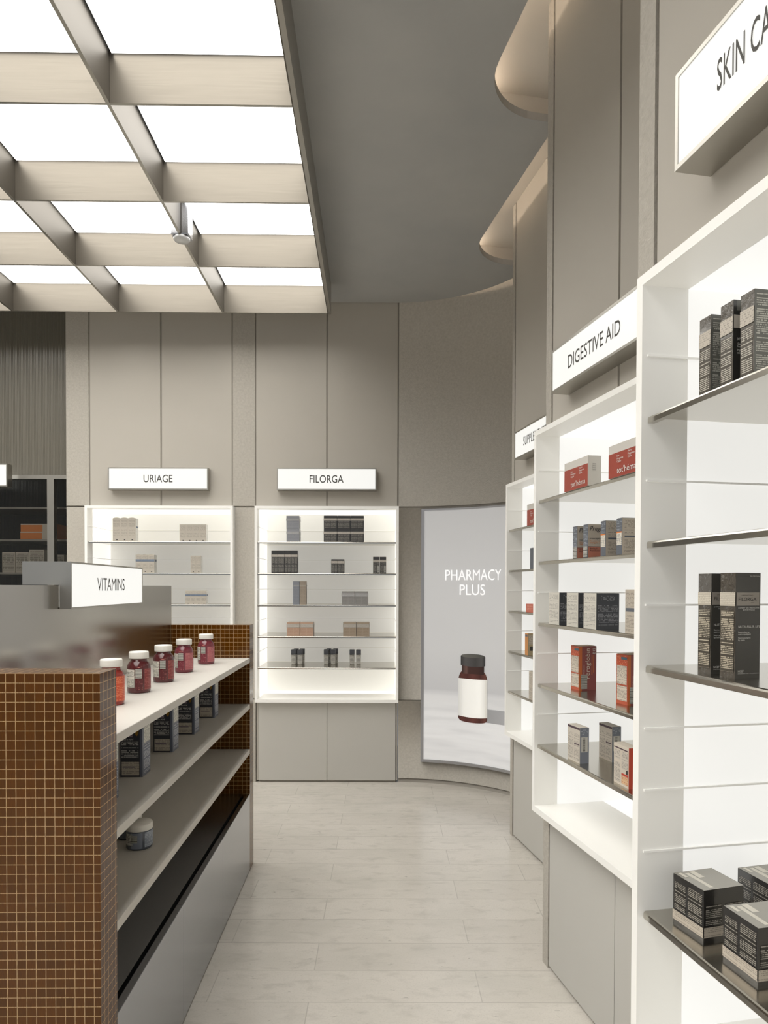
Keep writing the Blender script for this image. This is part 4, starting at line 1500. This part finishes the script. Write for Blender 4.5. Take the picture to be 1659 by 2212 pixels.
w_, d_, h_ = 0.0735, 0.080, 0.0850
cub = PRINT((52, 50, 47), (178, 172, 162), 0.0030, 420, 0.41, amount=0.75, rough=0.2)
cubm = M('black_film_card', (50, 48, 46), 0.12, coat=0.8, bump=(30, 0.25, 0.006))
topm = M('pewter_top', (150, 147, 138), 0.22, 0.4)
bb = PRINT((198, 188, 174), (128, 120, 110), 0.0030, 420, 0.45, amount=0.6)
tagm = M('pale_print', (200, 196, 184), 0.4)
p = carton('cream_jar_carton', w_, d_, h_, cubm,
           [('front', 0.05, 0.42, 0.32, 0.86, cub), ('front', 0.5, 0.95, 0.32, 0.9, cub), ('right', 0.05, 0.45, 0.32, 0.7, cub), ('right', 0.55, 0.95, 0.32, 0.7, cub),
            ('top', 0, 1, 0, 1, topm), ('top', 0.10, 0.9, 0.22, 0.32, tagm), ('top', 0.05, 0.40, 0.36, 0.50, tagm), ('top', 0.05, 0.3, 0.08, 0.16, tagm)],
           [('label_band', [('front', 0, 1, 0.08, 0.28, bb), ('right', 0, 1, 0.08, 0.28, bb)], 0.0005)])
spread(p, [('black cube carton with pale lower band, left of three on the lowest shelf', 0.0632, -0.0136, A5[4], 5),
           ('black cube carton set back at the right edge of the frame', 0.0640, 0.1132, A5[4], 3),
           ('black cube carton with pale lower band, nearest the shelf front and camera', 0.1885, -0.0104, A5[4], 1)], 'carton', 'black cube cartons', w_, d_, BA)


# ------------------------------------------------------------------ island goods
class Isl:
    rz = RI
    R = Matrix.Rotation(RI, 3, 'Z')

    @classmethod
    def w(c, x, y, z=0.0):
        return c.R @ Vector((x, y, z))


def bottle_proto(body_col, lab_col, ink, r=0.0372, h=0.1345, orange=False):
    t = thing('gummy_vitamin_bottle', '', 'bottle')
    bm_ = M('tinted_plastic', body_col, 0.12, coat=0.5)
    bm_.node_tree.nodes['Principled BSDF'].inputs['Transmission Weight'].default_value = 0.12
    mb = MB()
    mb.lathe([(0, 0), (r * 0.9, 0), (r * 0.98, 0.004), (r, 0.009), (r, 0.082), (r * 0.97, 0.089), (r * 0.88, 0.097), (r * 0.76, 0.102), (r * 0.70, 0.105), (r * 0.70, 0.118), (0, 0.118)], bm_, 48)
    mb.build('body', t)
    mb = MB()
    mb.lathe([(0, 0.1125), (r * 0.84, 0.1125), (r * 0.845, 0.115), (r * 0.845, h - 0.003), (r * 0.80, h), (0, h)], MW['white'], 60)
    mb.build('cap', t)
    deg = math.radians

    def patch(nm, a0, a1, z0, z1, mat, lift):
        m2 = MB()
        m2.lathe([(r + lift, z0), (r + lift, z1)], mat, 14, a0=deg(-90 + a0), a1=deg(-90 + a1))
        m2.build(nm, t)
    if orange:
        patch('label', -60, 95, 0.012, 0.086, PRINT(lab_col, ink, 0.0050, 240, 0.45, amount=0.6), 0.0004)
    else:
        patch('facts_label', -92, -22, 0.020, 0.078, PRINT((214, 210, 200), (60, 58, 56), 0.0042, 260, 0.44, amount=0.7), 0.0004)
        patch('barcode_label', -17, 14, 0.050, 0.080, BARS('barcode_up', (214, 212, 204), (70, 70, 66), 700, 1), 0.0005)
        patch('back_label', 27, 95, 0.012, 0.080, PRINT(lab_col, ink, 0.0045, 240, 0.45, amount=0.55), 0.0004)
        patch('direction_label', -17, 18, 0.010, 0.046, PRINT(body_col, ink, 0.006, 200, 0.52, amount=0.5), 0.0004)
        # pale shoulder chevron
        m2 = MB()
        mm = M('chevron', (200, 120, 110), 0.3)
        for i in range(8):
            a, b2 = deg(-90 - 24 + 48 * i / 8), deg(-90 - 24 + 48 * (i + 1) / 8)
            za, zb_ = 0.0835 + 0.006 * abs(i - 4) / 4, 0.0835 + 0.006 * abs(i + 1 - 4) / 4
            rr = lambda z: (r + 0.0006) if z < 0.082 else (r + 0.0006) - (z - 0.082) * 0.26
            m2.quad([(rr(za) * math.cos(a), rr(za) * math.sin(a), za), (rr(zb_) * math.cos(b2), rr(zb_) * math.sin(b2), zb_),
                     (rr(0.0905) * 0.985 * math.cos(b2), rr(0.0905) * 0.985 * math.sin(b2), 0.0905), (rr(0.0905) * 0.985 * math.cos(a), rr(0.0905) * 0.985 * math.sin(a), 0.0905)], mm)
        m2.build('shoulder_mark', t)
    return t


GB = 'capped vitamin bottles on the tiled island'
dk = bottle_proto((92, 34, 38), (132, 56, 56), (186, 110, 104))
pk = bottle_proto((124, 48, 60), (172, 92, 98), (206, 140, 140))
og = bottle_proto((150, 44, 36), (206, 84, 54), (236, 150, 110), orange=True)
for o, (a, b_, rot, lab) in ((og, (-0.777, 2.0284, 20, 'orange-labelled white-capped bottle half hidden by the tiled end panel')),
                             (dk, (-0.7766, 2.2652, 19, 'large dark red white-capped bottle, nearest fully visible on the island shelf'))):
    o.location = Isl.w(a, b_, 1.05)
    o.rotation_euler = (0, 0, RI + math.radians(rot))
    o['label'], o['group'] = lab, GB
dup(dk, Isl.w(-0.7727, 2.5162, 1.05), RI + math.radians(14), 'dark red white-capped bottle, middle of the five in the island row', GB)
pk.location = Isl.w(-0.7766, 2.8008, 1.05)
pk.rotation_euler = (0, 0, RI + math.radians(-3))
pk['label'], pk['group'] = 'pinkish red white-capped bottle, second from the far end of the row', GB
dup(pk, Isl.w(-0.7594, 3.0991, 1.05), RI + math.radians(-5), 'pinkish red white-capped bottle standing nearest the far tiled panel', GB)

w_, d_, h_ = 0.0665, 0.0715, 0.185
navy = (98, 104, 120)
blk = (58, 58, 64)
slt = PRINT(blk, (214, 212, 208), 0.0046, 230, 0.43, amount=0.7)
nvm = M('navy_card', navy, 0.3, coat=0.4)
nvp = PRINT(navy, (206, 208, 214), 0.0042, 120, 0.36, amount=0.65)
p = carton('joint_care_carton', w_, d_, h_, nvm,
           [('front', 0, 0.88, 0, 1, M('jet_card', blk, 0.3, coat=0.4)), ('front', 0.04, 0.82, 0.29, 0.58, slt), ('front', 0.06, 0.85, 0.03, 0.25, PRINT((190, 182, 168), (120, 112, 108), 0.005, 220, 0.47, amount=0.6)),
            ('front', 0.10, 0.66, 0.155, 0.175, M('mauve_ink', (112, 100, 112), 0.5)), ('right', 0.12, 0.95, 0.04, 0.50, nvp), ('right', 0.14, 0.95, 0.54, 0.86, PRINT((214, 212, 200), (110, 108, 104), 0.0042, 200, 0.42, amount=0.6)), ('front', 0.04, 0.56, 0.655, 0.685, M('mauve_band', (150, 134, 142), 0.4))],
           [],
           [('front', 'MADE to MOVE', 0.06, 0.605, 0.0050, 0.036, INKW, 'l', False, 0.25), ('front', 'BI-FLEX', 0.10, 0.76, 0.0080, 0.036, INKW, 'l', False, 0.25)])
m2 = MB()
gold = M('gold_badge', (176, 136, 60), 0.3, 0.6)
m2.quad([(w_ / 2 * x, -d_ / 2 - 0.0018, z) for x, z in ((0.28, 0.150), (0.36, 0.130), (0.50, 0.124), (0.64, 0.130), (0.72, 0.150), (0.66, 0.160), (0.34, 0.160))], gold)
m2.build('gold_badge', p)
names = ('nearest, behind the tiled end panel', 'second from the camera', 'third from the camera', 'fourth from the camera', 'farthest along the shelf')
spread(p, [('dark joint-care carton, gold badge, middle island shelf, ' + n, -0.7640, b_, 0.8235, 0) for n, b_ in zip(names, (1.798, 2.0635, 2.372, 2.659, 2.995))],
       'carton', 'dark joint-care cartons', w_, d_, Isl)

jr = 0.0386
jar = thing('supplement_jar', 'blue-grey white-lidded jar in front on the lowest island shelf', 'jar', Isl.w(-0.7177, 2.0939, 0.6015), RI + math.radians(19), 'blue-grey jars')
mb = MB()
mb.lathe([(0, 0), (jr * 0.93, 0), (jr, 0.004), (jr, 0.055), (jr * 0.94, 0.0575), (0, 0.0575)], M('jar_plastic', (78, 84, 96), 0.2, coat=0.4), 48)
mb.build('body', jar)
mb = MB()
mb.lathe([(0, 0.056), (jr * 0.99, 0.056), (jr, 0.058), (jr, 0.073), (jr * 0.97, 0.0762), (0, 0.0762)], MW['white'], 60)
mb.build('lid', jar)
for nm, a0, a1, z0, z1, mt in (('facts_label', -80, -30, 0.014, 0.050, PRINT((206, 206, 200), (70, 72, 76), 0.0045, 220, 0.44)), ('back_label', 22, 95, 0.008, 0.053, PRINT((134, 142, 156), (186, 192, 202), 0.0045, 220, 0.46)),
                               ('front_label', -40, 12, 0.006, 0.053, M('slate_label', (124, 132, 148), 0.35)), ('barcode_label', -38, -10, 0.024, 0.046, BARS('barcode_jar', (206, 206, 198), (60, 60, 58), 700, 1))):
    m2 = MB()
    m2.lathe([(jr + (0.0008 if 'barcode' in nm else 0.0004), z0), (jr + (0.0008 if 'barcode' in nm else 0.0004), z1)], mt, 14, a0=math.radians(-90 + a0), a1=math.radians(-90 + a1))
    m2.build(nm, jar)
dup(jar, Isl.w(-0.7800, 2.1790, 0.6015), RI + math.radians(10), 'blue-grey white-lidded jar set back, half hidden by the shelf above', 'blue-grey jars')

# ------------------------------------------------------------------ stock behind the ribbed glass
RK = Bay(-2.26, 5.02)
oc = M('kraft_orange', (232, 142, 72), 0.6)
gc = M('stock_grey', (216, 210, 198), 0.6)
pr_o = [('front', 0, 1, 0.86, 1.0, gc), ('front', 0.62, 1, 0, 0.86, gc)]
p = carton('stock_carton', 0.26, 0.2, 0.058, oc, pr_o)
spread(p, [('orange and grey flat carton behind ribbed glass, lower of the two stacked', -0.425, 0.03, 1.742, 0), ('orange and grey flat carton behind ribbed glass, upper of the two stacked', -0.425, 0.035, 1.8005, 0)],
       'carton', 'orange stock cartons', 0.26, 0.2, RK)
p = carton('stock_carton', 0.095, 0.1, 0.150, gc, [('front', 0.05, 0.95, 0.05, 0.95, PRINT((190, 184, 172), (120, 116, 110), 0.012, 90, 0.45))])
spread(p, [('grey stock carton behind ribbed glass on the lower rack shelf, %s' % n, x, 0.03, 1.498, 0) for n, x in (('at the left edge', -0.56), ('left of the tall one', -0.46))], 'carton', 'grey stock cartons', 0.095, 0.1, RK)
p = carton('stock_carton', 0.11, 0.1, 0.168, gc, [('front', 0.05, 0.95, 0.05, 0.95, PRINT((190, 184, 172), (120, 116, 110), 0.012, 90, 0.45))])
put(p, RK, -0.36, 0.03, 1.498, 0.11, 0.1)
tag(p, 'tallest grey stock carton behind ribbed glass on the lower rack shelf', 'carton', 'grey stock cartons')
p = carton('stock_carton', 0.10, 0.1, 0.132, gc, [('front', 0.05, 0.95, 0.05, 0.95, PRINT((190, 184, 172), (120, 116, 110), 0.012, 90, 0.45))])
put(p, RK, -0.205, 0.03, 1.498, 0.10, 0.1)
tag(p, 'grey stock carton behind ribbed glass beside the steel post', 'carton', 'grey stock cartons')
